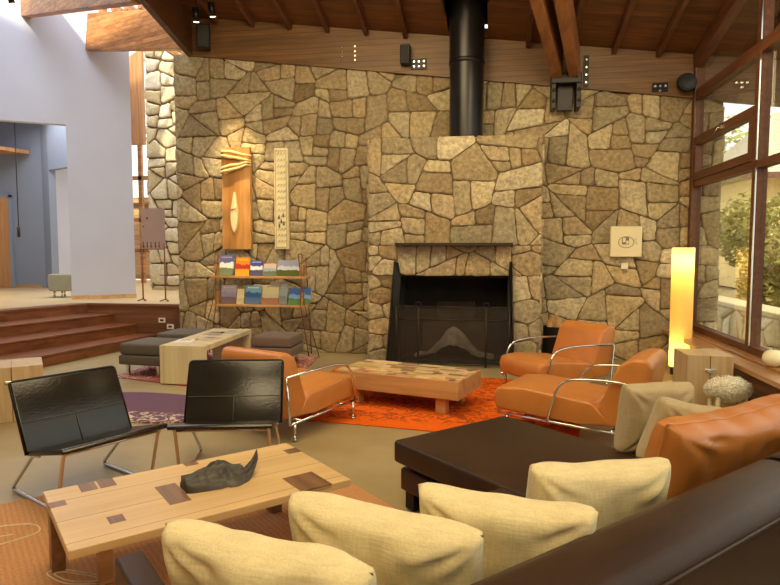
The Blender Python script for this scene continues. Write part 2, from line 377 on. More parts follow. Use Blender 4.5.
# ------------------------------------------------------------------ stonework
def clip(poly, nx, ny, d):
    out = []; n = len(poly)
    for i in range(n):
        a = poly[i]; b = poly[(i+1) % n]; da = a[0]*nx+a[1]*ny-d; db = b[0]*nx+b[1]*ny-d
        if da <= 0: out.append(a)
        if (da < 0 < db) or (db < 0 < da):
            t = da/(da-db); out.append((a[0]+(b[0]-a[0])*t, a[1]+(b[1]-a[1])*t))
    return out
TONES = [(.52, .44, .29), (.47, .39, .25), (.41, .32, .195), (.45, .34, .195), (.38, .31, .19), (.31, .225, .12), (.49, .405, .245), (.42, .315, .18), (.36, .29, .18), (.44, .36, .215), (.38, .285, .16), (.47, .37, .21)]
PALE = [(.64, .54, .34), (.68, .60, .42), (.55, .46, .29), (.70, .62, .46), (.60, .48, .28)]
def stones(mb, o, u, v, n, outline, cw, chh, seed, tones=TONES, gap=.010, depth=.030, drop=.10, jit=.36, vary=.24, rough=.010):
    rnd = random.Random(seed); o = Vector(o); u = Vector(u); v = Vector(v); n = Vector(n)
    target = cw*chh; split = drop > .05
    if split: cw *= 1.75; chh *= 1.75
    cells = []
    x0 = min(p[0] for p in outline); x1 = max(p[0] for p in outline); y0 = min(p[1] for p in outline); y1 = max(p[1] for p in outline)
    pts = []; row = 0; y = y0-chh*.5
    while y < y1+chh:
        x = x0-cw+(row % 2)*cw*.5
        while x < x1+cw:
            if rnd.random() > drop:
                pts.append((x+rnd.uniform(-jit, jit)*cw, y+rnd.uniform(-jit, jit)*chh))
                if rnd.random() < .12: pts.append((x+rnd.uniform(-.5, .5)*cw, y+rnd.uniform(.2, .6)*chh))
            x += cw
        y += chh; row += 1
    k = cw/chh
    for i, p in enumerate(pts):
        poly = [tuple(q) for q in outline]
        for j, q in enumerate(pts):
            if i == j or abs(q[0]-p[0]) > 3.4*cw or abs(q[1]-p[1]) > 3.4*chh: continue
            # bisector in a metric that stretches stones sideways
            dx = (q[0]-p[0]); dy = (q[1]-p[1])*k*k
            L = math.hypot(dx, dy)
            if L < 1e-5: continue
            nx, ny = dx/L, dy/L; mx, my = (p[0]+q[0])/2, (p[1]+q[1])/2
            poly = clip(poly, nx, ny, mx*nx+my*ny-gap/2)
            if len(poly) < 3: break
        if len(poly) < 3: continue
        todo = [poly]
        while todo:
            pl_ = todo.pop(); m = len(pl_)
            if m < 3: continue
            ar = abs(sum(pl_[a][0]*pl_[(a+1) % m][1]-pl_[(a+1) % m][0]*pl_[a][1] for a in range(m)))/2
            if not split or ar < target*rnd.choice((.6, .8, 1.0, 1.3, 1.6)): cells.append(pl_); continue
            gx = sum(q[0] for q in pl_)/m; gy = sum(q[1] for q in pl_)/m
            ex = max(q[0] for q in pl_)-min(q[0] for q in pl_); ey = max(q[1] for q in pl_)-min(q[1] for q in pl_)
            an = (0 if ex > ey*1.15 else pi/2)+rnd.gauss(0, .09)
            nx, ny = cos(an), sin(an); L = max(ex, ey); d0 = gx*nx+gy*ny+rnd.uniform(-.12, .12)*L
            todo.append(clip(pl_, nx, ny, d0-gap/2)); todo.append(clip(pl_, -nx, -ny, -d0-gap/2))
    for poly in cells:
        cx = sum(q[0] for q in poly)/len(poly); cy = sum(q[1] for q in poly)/len(poly)
        area = abs(sum(poly[a][0]*poly[(a+1) % len(poly)][1]-poly[(a+1) % len(poly)][0]*poly[a][1] for a in range(len(poly))))/2
        if area < .0022: continue
        per = sum(math.hypot(poly[a][0]-poly[a-1][0], poly[a][1]-poly[a-1][1]) for a in range(len(poly)))
        if area/per < .018: continue
        # rough outline: cut corners, jitter
        q2 = []
        m = len(poly)
        for a in range(m):
            A = poly[a]; B = poly[(a+1) % m]; L = math.hypot(B[0]-A[0], B[1]-A[1])
            t = min(.24, .026/max(L, .001)); q2.append((A[0]+(B[0]-A[0])*t, A[1]+(B[1]-A[1])*t))
            steps = max(1, int(L/.07))
            for s_ in range(1, steps): 
                f = t+(1-2*t)*s_/steps; q2.append((A[0]+(B[0]-A[0])*f+rnd.uniform(-rough, rough*.3), A[1]+(B[1]-A[1])*f+rnd.uniform(-rough, rough*.3)))
            q2.append((A[0]+(B[0]-A[0])*(1-t), A[1]+(B[1]-A[1])*(1-t)))
        pr = []
        for a, q in enumerate(q2):
            dx, dy = cx-q[0], cy-q[1]; L = math.hypot(dx, dy) or 1; e = rnd.uniform(0, rough*.5)
            pr.append((q[0]+dx/L*e, q[1]+dy/L*e))
        base = rnd.choice(tones); f = 1+rnd.uniform(-vary, vary); col = [min(1, c*f) for c in base]
        dd = depth*rnd.uniform(.65, 1.25); tx, ty = rnd.uniform(-.07, .07), rnd.uniform(-.08, .08)
        off = Vector((rnd.uniform(0, 99), 0, 0))
        rings = []
        for ins, dp in ((0, -.012), (.0, dd*.55), (.010, dd*.86), (.04, dd*.98), (.10, dd*1.04)):
            rg = []
            for q in pr:
                dx, dy = cx-q[0], cy-q[1]; L = math.hypot(dx, dy) or 1; e = min(ins, L*.8)
                X, Y = q[0]+dx/L*e, q[1]+dy/L*e; h = dp
                if dp > 0: h += (X-cx)*tx+(Y-cy)*ty+noise.noise(Vector((X*7, Y*7, 0))+off)*.014
                if dp > 0: h = max(h, .012)
                rg.append(mb.bm.verts.new(o+u*X+v*Y+n*h))
            rings.append(rg)
        cv = mb.bm.verts.new(o+u*cx+v*cy+n*(dd*1.08+noise.noise(Vector((cx*7, cy*7, 0))+off)*.014))
        fs = []; K = len(pr)
        for A, B in zip(rings, rings[1:]):
            for a in range(K): fs.append(mb.bm.faces.new((A[a], A[(a+1) % K], B[(a+1) % K], B[a])))
        for a in range(K): fs.append(mb.bm.faces.new((rings[-1][a], rings[-1][(a+1) % K], cv)))
        for fc in fs: fc.smooth = True
        mb.tone(fs, col)

WY = 8.93
def top_z(x): return 3.88-.125*x
# ------------------------------------------------------------------ structure
mb = MB(); mb.prism([(-14, -4), (4.5, -4), (4.5, 9.6), (-14, 9.6)], -.12, 0); struct(mb.build('floor', M['floor']))
mb = MB()
mb.prism([(-4.72, WY), (3.02, WY), (3.02, WY+.55), (-4.72, WY+.55)], 0, 3.3, 1)
q = [(-4.72, 3.3), (3.02, 3.3), (3.02, top_z(3.02)-.03), (-4.72, top_z(-4.72)-.03)]
fa = [mb.bm.verts.new((x, WY, z)) for x, z in q]; fb = [mb.bm.verts.new((x, WY+.55, z)) for x, z in q]
mb.bm.faces.new(fa).material_index = 1; mb.bm.faces.new(fb[::-1]).material_index = 1
for i in range(4): mb.bm.faces.new((fa[i], fa[(i+1) % 4], fb[(i+1) % 4], fb[i])).material_index = 1
mb.tone(mb.bm.faces, (.1, .07, .04))
stones(mb, (0, WY, 0), (1, 0, 0), (0, 0, 1), (0, -1, 0), [(-4.73, 0), (3.03, 0), (3.03, top_z(3.03)), (-4.73, top_z(-4.73))], .37, .30, 7)
stones(mb, (-4.72, WY, 0), (0, 1, 0), (0, 0, 1), (-1, 0, 0), [(0, 0), (.55, 0), (.55, top_z(-4.72)), (0, top_z(-4.72))], .40, .33, 8)
stones(mb, (3.02, WY, 0), (0, 1, 0), (0, 0, 1), (1, 0, 0), [(0, 0), (.55, 0), (.55, top_z(3)), (0, top_z(3))], .40, .33, 9)
struct(mb.build('wall_back', [M['stone'], M['mortar']]))

# pale stone wall deep in the hall
mb = MB(); mb.b2(-7.36, -5.2, 12.66, 13.2, .5, 6.6, 0, 1, tone=(.2, .2, .1))
stones(mb, (0, 12.66, 0), (1, 0, 0), (0, 0, 1), (0, -1, 0), [(-7.37, .6), (-5.2, .6), (-5.2, 6.6), (-7.37, 6.6)], .44, .30, 21, PALE, drop=.1, depth=.06, gap=.03, vary=.08)
stones(mb, (-7.36, 12.66, 0), (0, 1, 0), (0, 0, 1), (-1, 0, 0), [(0, .6), (.54, .6), (.54, 6.6), (0, 6.6)], .42, .34, 22, PALE, depth=.06, gap=.03)
struct(mb.build('wall_hall', [M['stone_pale'], M['mortar']]))

# raised hall floor, fascia, staircase
HZ = .64
L0 = ((-7.05, 7.99), (-6.57, 9.40)); L1 = ((-6.68, 7.56), (-6.12, 9.36)); L2 = ((-6.30, 7.11), (-5.72, 9.36)); L3 = ((-5.78, 7.0), (-5.36, 9.36))
def ext(L, y):
    (x0, y0), (x1, y1) = L; t = (y-y0)/(y1-y0); return (x0+(x1-x0)*t, y)
mb = MB()
mb.prism([ext(L0, 4.0), ext(L0, 9.36), (-4.0, 9.38), (-4.0, 16.5), (-15, 16.5), (-15, 4)], -.1, HZ); struct(mb.build('floor_hall', M['hall_floor']))
st = thing('staircase', 'dark reddish wooden steps climbing to the raised hall beside the stone wall', 'stairs')
for La, Lb, z in ((L0, L1, .48), (L1, L2, .32), (L2, L3, .16)):
    mb = MB(); mb.prism([ext(La, 4.0), ext(Lb, 4.0), ext(Lb, 9.355), ext(La, 9.355)], 0, z-.028)
    mb.prism([(ext(La, 4.0)[0]+.0, 4.0), (ext(Lb, 4.0)[0]+.02, 4.0), (ext(Lb, 9.35)[0]+.02, 9.35), (ext(La, 9.35)[0], 9.35)], z-.028, z, bev=.006)
    mb.build('step', M['step_wood'], st)
mb = MB(); mb.prism([(ext(L0, 4.0)[0]-.25, 4.0), (ext(L0, 4.0)[0]+.02, 4.0), (ext(L0, 9.36)[0]+.02, 9.36), (ext(L0, 9.36)[0]-.25, 9.36)], HZ-.03, HZ+.006, bev=.004)
mb.prism([(ext(L0, 4.0)[0]-.02, 4.0), (ext(L0, 4.0)[0]+.004, 4.0), (ext(L0, 9.36)[0]+.004, 9.36), (ext(L0, 9.36)[0]-.02, 9.36)], .3, HZ-.028)
mb.build('landing_nosing', M['step_wood'], st)
mb = MB(); mb.b2(-6.62, -4.3, 9.335, 9.378, 0, HZ-.03); mb.b2(-6.62, -4.3, 9.31, 9.40, HZ-.03, HZ+.006, .004)
struct(mb.build('trim_1', M['fascia_wood']))

# lilac wall with opening (runs obliquely), built in its own frame: x along wall from the right-hand end
wl = Vector((-7.36-(-6.47), 10.01-10.57, 0)).normalized()      # towards the left
wn = Vector((-wl.y, wl.x, 0))                                  # towards the camera side? fixed below
if wn.dot(Vector((0, -1, 0))) < 0: wn = -wn
WR = Vector((-6.47, 10.57, 0))
def wallbox(mb, s0, s1, z0, z1, t=.16, off=0):
    a = WR+wl*s0; b = WR+wl*s1
    pts = [a-wn*off, b-wn*off, b-wn*(off+t), a-wn*(off+t)]
    mb.prism([(p.x, p.y) for p in pts][::-1], z0, z1)
mb = MB(); wallbox(mb, 0, 1.06, HZ, 8.6); wallbox(mb, 1.06, 5.5, 3.72, 8.6)
struct(mb.build('wall_left', M['lilac_plaster']))
mb = MB(); wallbox(mb, -.01, 1.07, HZ, HZ+.07, .012, -.012); struct(mb.build('baseboard_left', M['oak']))
# inner hall room seen through the opening
mb = MB(); mb.b2(-15, -10.15, 12.9, 13.05, HZ, 4.6); struct(mb.build('wall_inner', M['blue_plaster']))
mb = MB(); mb.prism([(-10.15, 12.9), (-9.75, 12.6), (-9.65, 12.7), (-10.1, 13.05)], HZ, 4.6)
mb.prism([(-9.75, 12.6), (-8.3, 11.9), (-8.25, 12.02), (-9.65, 12.7)], 3.3, 4.6); struct(mb.build('wall_passage', M['blue_plaster']))
mb = MB(); mb.prism([(-9.70, 12.65), (-9.35, 13.3), (-9.45, 13.36), (-9.82, 12.7)], HZ, 3.6); struct(mb.build('wall_recess', M['lilac_plaster']))
mb = MB(); mb.b2(-15, -10.25, 12.885, 12.9, HZ, HZ+.07); struct(mb.build('baseboard_inner', M['oak']))
mb = MB(); mb.prism([(-15, 10.2), (-11.0, 10.6), (-10.4, 12.85), (-15, 12.85)], 3.70, 3.78); struct(mb.build('ceiling_inner', M['door_wood']))
d = struct(thing('door_1', 'plain orange wooden door leaf in the blue inner room', 'door'))
mb = MB(); mb.b2(-12.4, -10.99, 12.83, 12.89, HZ, 2.72, .005); mb.build('door_leaf', M['door_wood'], d)
mb = MB(); mb.b2(-10.99, -10.93, 12.82, 12.9, HZ, 2.78, .004); mb.b2(-12.4, -10.93, 12.82, 12.9, 2.72, 2.78, .004); mb.build('door_frame', M['blue_plaster'], d)
del d['category']; del d['label']

mb = MB(); mb.prism([(-15, 11.2), (-10.2, 11.6), (-8.3, 11.9), (-8.3, 12.9), (-10, 13.05), (-15, 13.05)], 4.6, 4.7); struct(mb.build('ceiling_lobby', M['blue_plaster']))

# end of hall: timber and glass facade
mb = MB()
for x in (-10.2, -9.1, -8.25, -7.9): mb.b2(x-.05, x+.05, 15.2, 15.3, HZ, 6.2)
for z in (1.5, 2.3, 3.4, 4.6): mb.b2(-10.2, -7.6, 15.2, 15.3, z-.05, z+.05)
struct(mb.build('window_3', M['beam_wood']))
mb = MB(); mb.b2(-12, -8.3, 17.2, 17.4, HZ, 2.9); mb.b2(-12, -7.5, 17.0, 17.5, 2.9, 3.05); mb.b2(-8.3, -7.4, 17.2, 17.4, .2, 2.9)
ho = thing('timber_outbuilding', 'low timber clad building glimpsed behind the poster stand', 'building')
mb.build('wall', wood('siding', (.40, .22, .10), (.62, .40, .20), 0, .5, planks=(2, .15)), ho)
mb = MB(); V = [mb.bm.verts.new(p) for p in ((-9.4, 14.0, 4.05), (-8.25, 14.0, 4.05), (-8.25, 14.0, 6.3), (-9.4, 14.0, 5.7), (-9.4, 14.1, 4.05), (-8.25, 14.1, 4.05), (-8.25, 14.1, 6.3), (-9.4, 14.1, 5.7))]
for f in ((0, 1, 2, 3), (7, 6, 5, 4), (0, 4, 5, 1), (1, 5, 6, 2), (2, 6, 7, 3), (3, 7, 4, 0)): mb.bm.faces.new([V[i] for i in f])
mb.build('gable_panel', wood('gable', (.20, .08, .03), (.40, .20, .08), 2, .5), ho)
mb = MB(); mb.b2(-9.2, -8.75, 17.15, 17.2, 1.0, 2.6); mb.build('window', plain('yellow_window_glow', (.85, .65, .06), .6), ho)  # flat yellow colour stands in for the glow of the window
mb = MB(); mb.prism([(-20, 14), (-4, 14), (-4, 30), (-20, 30)], .45, .52); struct(mb.build('floor_terrace', M['hall_floor']))


# ceiling: planks sloping down to the wall and to the window side, hole for the flue
def cz(x, y): return 4.42-.125*x+.24*(8.9-y)
mb = MB()
XL, XR, YN, YF = -4.42, 4.6, -4.2, 9.7
hx0, hx1, hy0, hy1 = -.605, -.065, 7.7, 8.84
for (a, b, c, d_) in ((XL, hx0, YN, YF), (hx1, XR, YN, YF), (hx0, hx1, YN, hy0), (hx0, hx1, hy1, YF)):
    lo = [mb.bm.verts.new((x, y, cz(x, y))) for x, y in ((a, c), (b, c), (b, d_), (a, d_))]
    hi = [mb.bm.verts.new((x, y, cz(x, y)+.12)) for x, y in ((a, c), (b, c), (b, d_), (a, d_))]
    mb.bm.faces.new(lo[::-1]); mb.bm.faces.new(hi)
    for i in range(4): mb.bm.faces.new((lo[i], lo[(i+1) % 4], hi[(i+1) % 4], hi[i]))
struct(mb.build('ceiling', M['roof_wood']))
mb = MB()
for (a, b, c, d_) in ((hx0-.02, hx0, hy0, hy1), (hx1, hx1+.02, hy0, hy1), (hx0, hx1, hy0-.02, hy0), (hx0, hx1, hy1, hy1+.02)):
    mb.prism([(a, c), (b, c), (b, d_), (a, d_)], 4.80 if d_ < 8.0 else 4.62, 6.2)
mb.b2(hx0, hx1, hy0, hy1, 6.2, 6.25)
bmesh.ops.delete(mb.bm, geom=[v for v in mb.bm.verts if False], context='VERTS')
struct(mb.build('trim_3', M['black_steel']))
# board band above the stone wall
mb = MB()
for (ya, yb, pts) in ((8.86, 8.98, [(-4.42, top_z(-4.42)-.02), (4.6, top_z(4.6)-.02), (4.6, cz(4.6, 8.9)), (-4.42, cz(-4.42, 8.9))]),):
    a = [mb.bm.verts.new((x, ya, z)) for x, z in pts]; b = [mb.bm.verts.new((x, yb, z)) for x, z in pts]
    mb.bm.faces.new(a); mb.bm.faces.new(b[::-1])
    for i in range(4): mb.bm.faces.new((a[i], a[(i+1) % 4], b[(i+1) % 4], b[i]))
mb.bm.normal_update(); struct(mb.build('trim_4', M['band_wood']))
# ceiling rafters
x = -4.0; i = 0
while x < 4.5:
    if not (-.72 < x < .02):
        mb = MB(); mb.beam((x, 8.84, cz(x, 8.84)-.05), (x, -4, cz(x, -4)-.05), .06, .11, .006)
        struct(mb.build('ceiling_rafter', M['rafter_wood']))
    x += .56
mb = MB(); mb.beam((2.66, 8.84, cz(2.66, 8.84)-.10), (2.66, -4, cz(2.66, -4)-.10), .12, .2, .006); struct(mb.build('ceiling_rafter', M['rafter_wood']))
# left roof edge beam
mb = MB(); mb.beam((-4.45, 9.0, cz(-4.45, 9.0)-.28), (-4.45, -1, cz(-4.45, -1)-.28), .10, .56, .008); struct(mb.build('roof_beam', wood('edge_beam', (.05, .018, .007), (.11, .04, .016), 0, .6)))
# big pale beams across the skylight
mb = MB(); mb.beam((-6.98, 10.2, 5.33), (-4.5, 9.3, 4.95), .14, .62, .008); struct(mb.build('roof_beam', M['beam_wood']))
mb = MB(); mb.beam((-7.86, 9.74, 5.86), (-4.5, 7.6, 5.08), .14, .75, .008); struct(mb.build('roof_beam', M['beam_wood']))
for k in range(7):
    t = k/6; a = Vector((-6.8, 10.25, 5.75)).lerp(Vector((-4.9, 9.55, 5.5)), t)
    mb = MB(); mb.beam(a, a+Vector((.2, 2.4, -.1)), .07, .12); struct(mb.build('ceiling_rafter', M['beam_wood']))
# twin glulam braces and their steel shoe
for dx in (-.11, .10):
    mb = MB(); mb.beam((.97+dx, 8.62, 3.98), (.20+dx*1.4, 5.4, 4.85), .13, .40, .006); struct(mb.build('roof_beam', M['twin_wood']))
sh = thing('steel_beam_shoe', 'black steel shoe carrying the twin roof beams on the stone wall', 'bracket', (.97, 8.72, 3.40))
mb = MB(); mb.b2(-.19, .19, -.14, .14, .32, .46, .01); mb.b2(-.19, -.13, -.12, .12, 0, .34, .008); mb.b2(.13, .19, -.12, .12, 0, .34, .008); mb.b2(-.10, .10, .02, .10, 0, .34, .005); mb.build('bracket', M['black_steel'], sh)
mb = MB()
for sx in (-1, 1):
    for z in (.1, .24):
        mb = MB(); mb.tube([(sx*.16, -.115, z), (sx*.16, -.15, z)], .02); mb.build('bolt', M['dark_steel'], sh)

# back of the room, behind the photographer
mb = MB(); mb.b2(-14, 4.5, -4.2, -4.0, 0, 8.2); struct(mb.build('wall_rear', M['cream_plaster']))
mb = MB(); mb.b2(-14.2, -14, -4.2, 16, 0, 8.6); struct(mb.build('wall_far_left', M['lilac_plaster']))
mb = MB(); mb.b2(-14, -1.0, -4.2, 6.0, 8.2, 8.3); struct(mb.build('ceiling_hall_sunblock', M['lilac_plaster']))  # unseen hall ceiling, extended over the main roof to block the sun

# ------------------------------------------------------------------ window wall (x = 2.7)
GX = 2.70
def bay(k, y0, y1, sash):
    wnd = struct(bpy.data.objects.new('window_%d' % k, None)); COL.objects.link(wnd)
    mb = MB()
    zt = lambda y: cz(GX, y)-.02
    def post(y, wd): mb.beam((GX, y, .45), (GX, y, zt(y)), .11, wd) if False else mb.b2(GX-.06, GX+.05, y-wd/2, y+wd/2, .45, zt(y))
    post(y1-.05, .10)
    mb.b2(GX-.057, GX+.047, y0+.002, y1-.1, 3.50, 3.62)            # high transom
    mb.b2(GX-.057, GX+.047, y0+.002, y1-.1, 2.36, 2.44)            # transom
    mb.b2(GX-.057, GX+.057, y0+.002, y1-.1, .456, .55)
    mb.build('window_frame', M['window_wood'], wnd)
    mb = MB()
    for (za, zb) in ((.55, 2.36), (2.44, 3.50), (3.62, 5.2)):
        mb.b2(GX-.07, GX-.058, y1-.118, y1-.10, za, zb)
    mb.build('metal_bead', M['chrome'], wnd, label='pale metal bead')
    if sash:
        mb = MB()
        a, b = y0+.005, y1-.105
        mb.b2(GX-.07, GX+.03, a+.1, b-.1, 2.445, 2.54); mb.b2(GX-.07, GX+.03, a+.1, b-.1, 2.90, 3.00)
        mb.b2(GX-.07, GX+.03, a, a+.10, 2.445, 3.0); mb.b2(GX-.07, GX+.03, b-.10, b, 2.445, 3.0)
        sa = mb.build('sash', M['window_wood'], wnd)
        mb = MB(); mb.b2(GX-.09, GX-.07, (a+b)/2-.10, (a+b)/2-.07, 2.93, 2.97); mb.tube([(GX-.09, (a+b)/2-.085, 2.95), (GX-.12, (a+b)/2-.085, 2.94), (GX-.12, (a+b)/2+.03, 2.90)], .009); mb.build('handle', M['chrome'], sa, label='small metal catch')
    mb = MB(); mb.b2(GX-.004, GX+.004, y0, y1-.1, .55, 2.36); mb.b2(GX-.004, GX+.004, y0, y1-.1, 2.44, 3.50)
    mb.quad([(GX, y0, 3.62), (GX, y1-.1, 3.62), (GX, y1-.1, zt(y1)), (GX, y0, zt(y0))])
    mb.build('window_pane', M['glass'], wnd)
yy = [8.93, 6.93, 4.93, 2.93, .93, -1.07, -4.0]
for k in range(6): bay(k+1 if k < 2 else k+2, yy[k+1], yy[k], k == 0)
mb = MB(); mb.b2(GX-.08, GX-.062, 8.80, 8.90, .456, 4.0); struct(mb.build('trim_5', M['window_wood']))
mb = MB(); mb.b2(2.33, 2.72, -4, 8.92, .405, .455, .008); mb.b2(2.52, 2.76, -4, 8.9, .455, .475, .004); struct(mb.build('trim_6', M['sill_wood']))
mb = MB(); mb.beam((2.42, 8.9, .335), (2.42, -4, .335), .03, .11); mb.beam((2.52, 8.9, .16), (2.52, -4, .16), .03, .14); struct(mb.build('trim_7', M['apron_wood']))
mb = MB(); mb.b2(2.62, 2.72, -4, 8.92, 0, .41); struct(mb.build('wall_right', M['black_steel']))

# ------------------------------------------------------------------ garden
mb = MB(); mb.prism([(2.8, -6), (60, -6), (60, 80), (2.8, 80)], -.2, -.05); struct(mb.build('ground', M['ground']))
mb = MB(); mb.b2(3.9, 4.15, 6.0, 16, -.1, .62, tone=(.3, .25, .15), mi=1)
gw = thing('garden_wall', 'low dry stone garden wall outside the glass', 'garden wall')
stones(mb, (3.9, 0, 0), (0, 1, 0), (0, 0, 1), (-1, 0, 0), [(5.9, -.1), (16, -.1), (16, .60), (5.9, .60)], .5, .32, 31, PALE, depth=.06)
mb.build('stonework', [M['stone_pale'], M['mortar']], gw)
mb = MB(); mb.b2(3.8, 4.25, 6, 16, .60, .68, .02, tone=(.66, .56, .36)); mb.build('coping', M['stone_pale'], gw)

def leaf_mat(name, col, v=.35):
    m, ns, ln, b = newmat(name)
    oi = N(ns, 'ShaderNodeNewGeometry')
    rp = ramp(ns, [(0, [c*(1-v) for c in col]), (1, [min(1, c*(1+v)) for c in col])]); ln.new(oi.outputs['Random Per Island'], rp.inputs[0])
    ln.new(rp.outputs[0], b.inputs['Base Color']); b.inputs['Roughness'].default_value = .6
    t = N(ns, 'ShaderNodeBsdfTranslucent'); ln.new(rp.outputs[0], t.inputs[0])
    x = ns.new('ShaderNodeMixShader'); x.inputs[0].default_value = .4
    out = [n for n in ns if n.type == 'OUTPUT_MATERIAL'][0]
    ln.new(b.outputs[0], x.inputs[1]); ln.new(t.outputs[0], x.inputs[2]); ln.new(x.outputs[0], out.inputs[0])
    return m
LM = [leaf_mat('leaf_olive', (.50, .44, .13)), leaf_mat('leaf_dark', (.36, .32, .09)), leaf_mat('leaf_pale', (.60, .60, .28))]
def bush(name, loc, rx, ry, rz_, n, leaf, mat, label, cat, seed, trunk=0):
    rnd = random.Random(seed); t = thing(name, label, cat, loc)
    mb = MB(); blobs = [(Vector((rnd.uniform(-.6, .6)*rx, rnd.uniform(-.6, .6)*ry, trunk+rz_*rnd.uniform(.35, 1.45))), rnd.uniform(.3, .55)) for _ in range(14)]
    for i in range(n):
        c, s = rnd.choice(blobs); d = Vector((rnd.gauss(0, 1), rnd.gauss(0, 1), rnd.gauss(0, 1))).normalized()*rnd.uniform(.55, 1)**.5
        p = c+Vector((d.x*rx*s, d.y*ry*s, d.z*rz_*s)); p.z = max(p.z, .02)
        a = Vector((rnd.uniform(-1, 1), rnd.uniform(-1, 1), rnd.uniform(-.6, .6))).normalized(); b = a.cross(Vector((rnd.uniform(-1, 1), rnd.uniform(-1, 1), 1))).normalized()
        l = leaf*rnd.uniform(.6, 1.3)
        mb.quad([p-a*l, p-b*l*.4, p+a*l, p+b*l*.4])
    mb.build('foliage', mat, t)
    mb = MB()
    for k in range(5):
        c, s = blobs[k]; mb.tube([(0, 0, 0), (c.x*.3, c.y*.3, c.z*.5), tuple(c)], .03, 6, rs=[.05+trunk*.03, .03+trunk*.02, .012])
    mb.build('branches', M['log'], t)
bush('garden_shrub', (5.2, 12.4, 0), 1.0, 1.5, 1.45, 8000, .075, LM[1], 'dark olive shrub behind the garden wall, nearest the stone wall', 'shrub', 1)
bush('garden_shrub', (5.5, 9.0, 0), .8, 1.2, 1.0, 6000, .075, LM[0], 'olive shrub behind the garden wall beyond the window mullion', 'shrub', 2)
bush('garden_shrub', (7.6, 15.4, 0), 1.8, 1.8, 1.6, 7500, .09, LM[0], 'tall yellow-green shrub in front of the shingled house', 'shrub', 3)
bush('garden_tree', (9.5, 36.5, 0), 4.5, 3.0, 3.6, 6000, .22, LM[2], 'pale leafy tree behind the shingled house roof', 'tree', 4, 2.5)
bush('garden_tree', (25, 38, 0), 6.0, 3.0, 4.0, 6000, .25, LM[2], 'broad pale tree rising behind the right end of the house', 'tree', 5, 3.5)
hs = thing('garden_house', 'cream house with a grey shingled roof across the garden', 'house', (9.6, 24.5, 0))
mb = MB(); mb.b2(0, 14, 0, 6, 0, 4.2); mb.build('wall', plain('house_wall', (.88, .68, .32), .9, var=.05), hs)
def shingle():
    m, ns, ln, b = newmat('roof_shingle'); tc = ns.new('ShaderNodeTexCoord')
    br = N(ns, 'ShaderNodeTexBrick', Scale=2.2); br.inputs['Color1'].default_value = (.62, .56, .44, 1); br.inputs['Color2'].default_value = (.48, .42, .32, 1); br.inputs['Mortar'].default_value = (.25, .2, .14, 1)
    br.inputs['Mortar Size'].default_value = .03; ln.new(tc.outputs['Object'], br.inputs['Vector']); ln.new(br.outputs['Color'], b.inputs['Base Color']); b.inputs['Roughness'].default_value = .9
    return m
mb = MB(); v = [(-.9, -.9, 4.15), (15, -.9, 4.15), (13, 3.0, 7.0), (1.6, 3.0, 7.0), (-.9, 6.9, 4.15), (15, 6.9, 4.15)]
V = [mb.bm.verts.new(p) for p in v]
for f in ((0, 1, 2, 3), (3, 2, 5, 4), (0, 3, 4), (1, 5, 2), (0, 4, 5, 1)): mb.bm.faces.new([V[i] for i in f])
mb.build('roof', shingle(), hs)
mb = MB(); mb.b2(-.9, 15, -.94, -.9, 4.0, 4.2); mb.build('gutter', M['window_wood'], hs)
for xx in (3.0, 6.5):
    mb = MB(); mb.b2(xx, xx+1.1, -.04, 0, 2.0, 3.4); f = mb.build('window', M['white_plastic'], hs)
    mb = MB(); mb.b2(xx+.1, xx+1.0, -.06, -.04, 2.1, 3.3); mb.build('pane', M['flue_steel'], f)

# ------------------------------------------------------------------ fireplace
BY = 8.30
fp = thing('fireplace', 'tall stone chimney breast with a black firebox and thin mantel shelf', 'fireplace')
mb = MB()
bx0, bx1, ox0, ox1, oz, bt = -1.63, .66, -1.23, .27, 1.19, 3.02
mb.b2(bx0+.01, ox0, BY, WY-.005, 0, bt-.03, mi=1, tone=(.1, .1, .1)); mb.b2(ox1, bx1-.01, BY, WY-.005, 0, bt-.03, mi=1, tone=(.1, .1, .1)); mb.b2(ox0, ox1, BY, WY-.005, oz, bt-.03, mi=1, tone=(.1, .1, .1))
F = ((0, BY, 0), (1, 0, 0), (0, 0, 1), (0, -1, 0))
stones(mb, *F, [(bx0, 0), (ox0-.01, 0), (ox0-.01, oz), (bx0, oz)], .34, .20, 41, drop=.0, jit=.16, depth=.022, gap=.010)
stones(mb, *F, [(ox1+.01, 0), (bx1, 0), (bx1, oz), (ox1+.01, oz)], .42, .30, 42, drop=.0, jit=.2, depth=.022, gap=.010)
stones(mb, *F, [(ox0-.01, oz), (ox1+.01, oz), (ox1+.01, oz+.40), (ox0-.01, oz+.40)], .34, .25, 43, drop=.06, depth=.022, gap=.010)
stones(mb, *F, [(bx0, oz), (ox0-.01, oz), (ox0-.01, oz+.40), (bx0, oz+.40)], .34, .22, 44, drop=0, jit=.16, depth=.022)
stones(mb, *F, [(ox1+.01, oz), (bx1, oz), (bx1, oz+.40), (ox1+.01, oz+.40)], .42, .28, 45, drop=0, jit=.16, depth=.022)
stones(mb, *F, [(bx0, oz+.4), (bx1, oz+.4), (bx1, bt), (bx0, bt)], .42, .32, 46, depth=.024, gap=.010)
stones(mb, (bx0, BY, 0), (0, 1, 0), (0, 0, 1), (-1, 0, 0), [(0, 0), (WY-BY, 0), (WY-BY, bt), (0, bt)], .34, .24, 47, drop=0, jit=.2, depth=.02)
stones(mb, (bx1, BY, 0), (0, 1, 0), (0, 0, 1), (1, 0, 0), [(0, 0), (WY-BY, 0), (WY-BY, bt), (0, bt)], .34, .24, 48, drop=0, jit=.2, depth=.02)
stones(mb, (0, BY, bt-.03), (1, 0, 0), (0, 1, 0), (0, 0, 1), [(bx0, 0), (bx1, 0), (bx1, WY-BY), (bx0, WY-BY)], .45, .3, 49, depth=.02)
mb.build('stone_facing', [M['stone'], M['mortar']], fp)
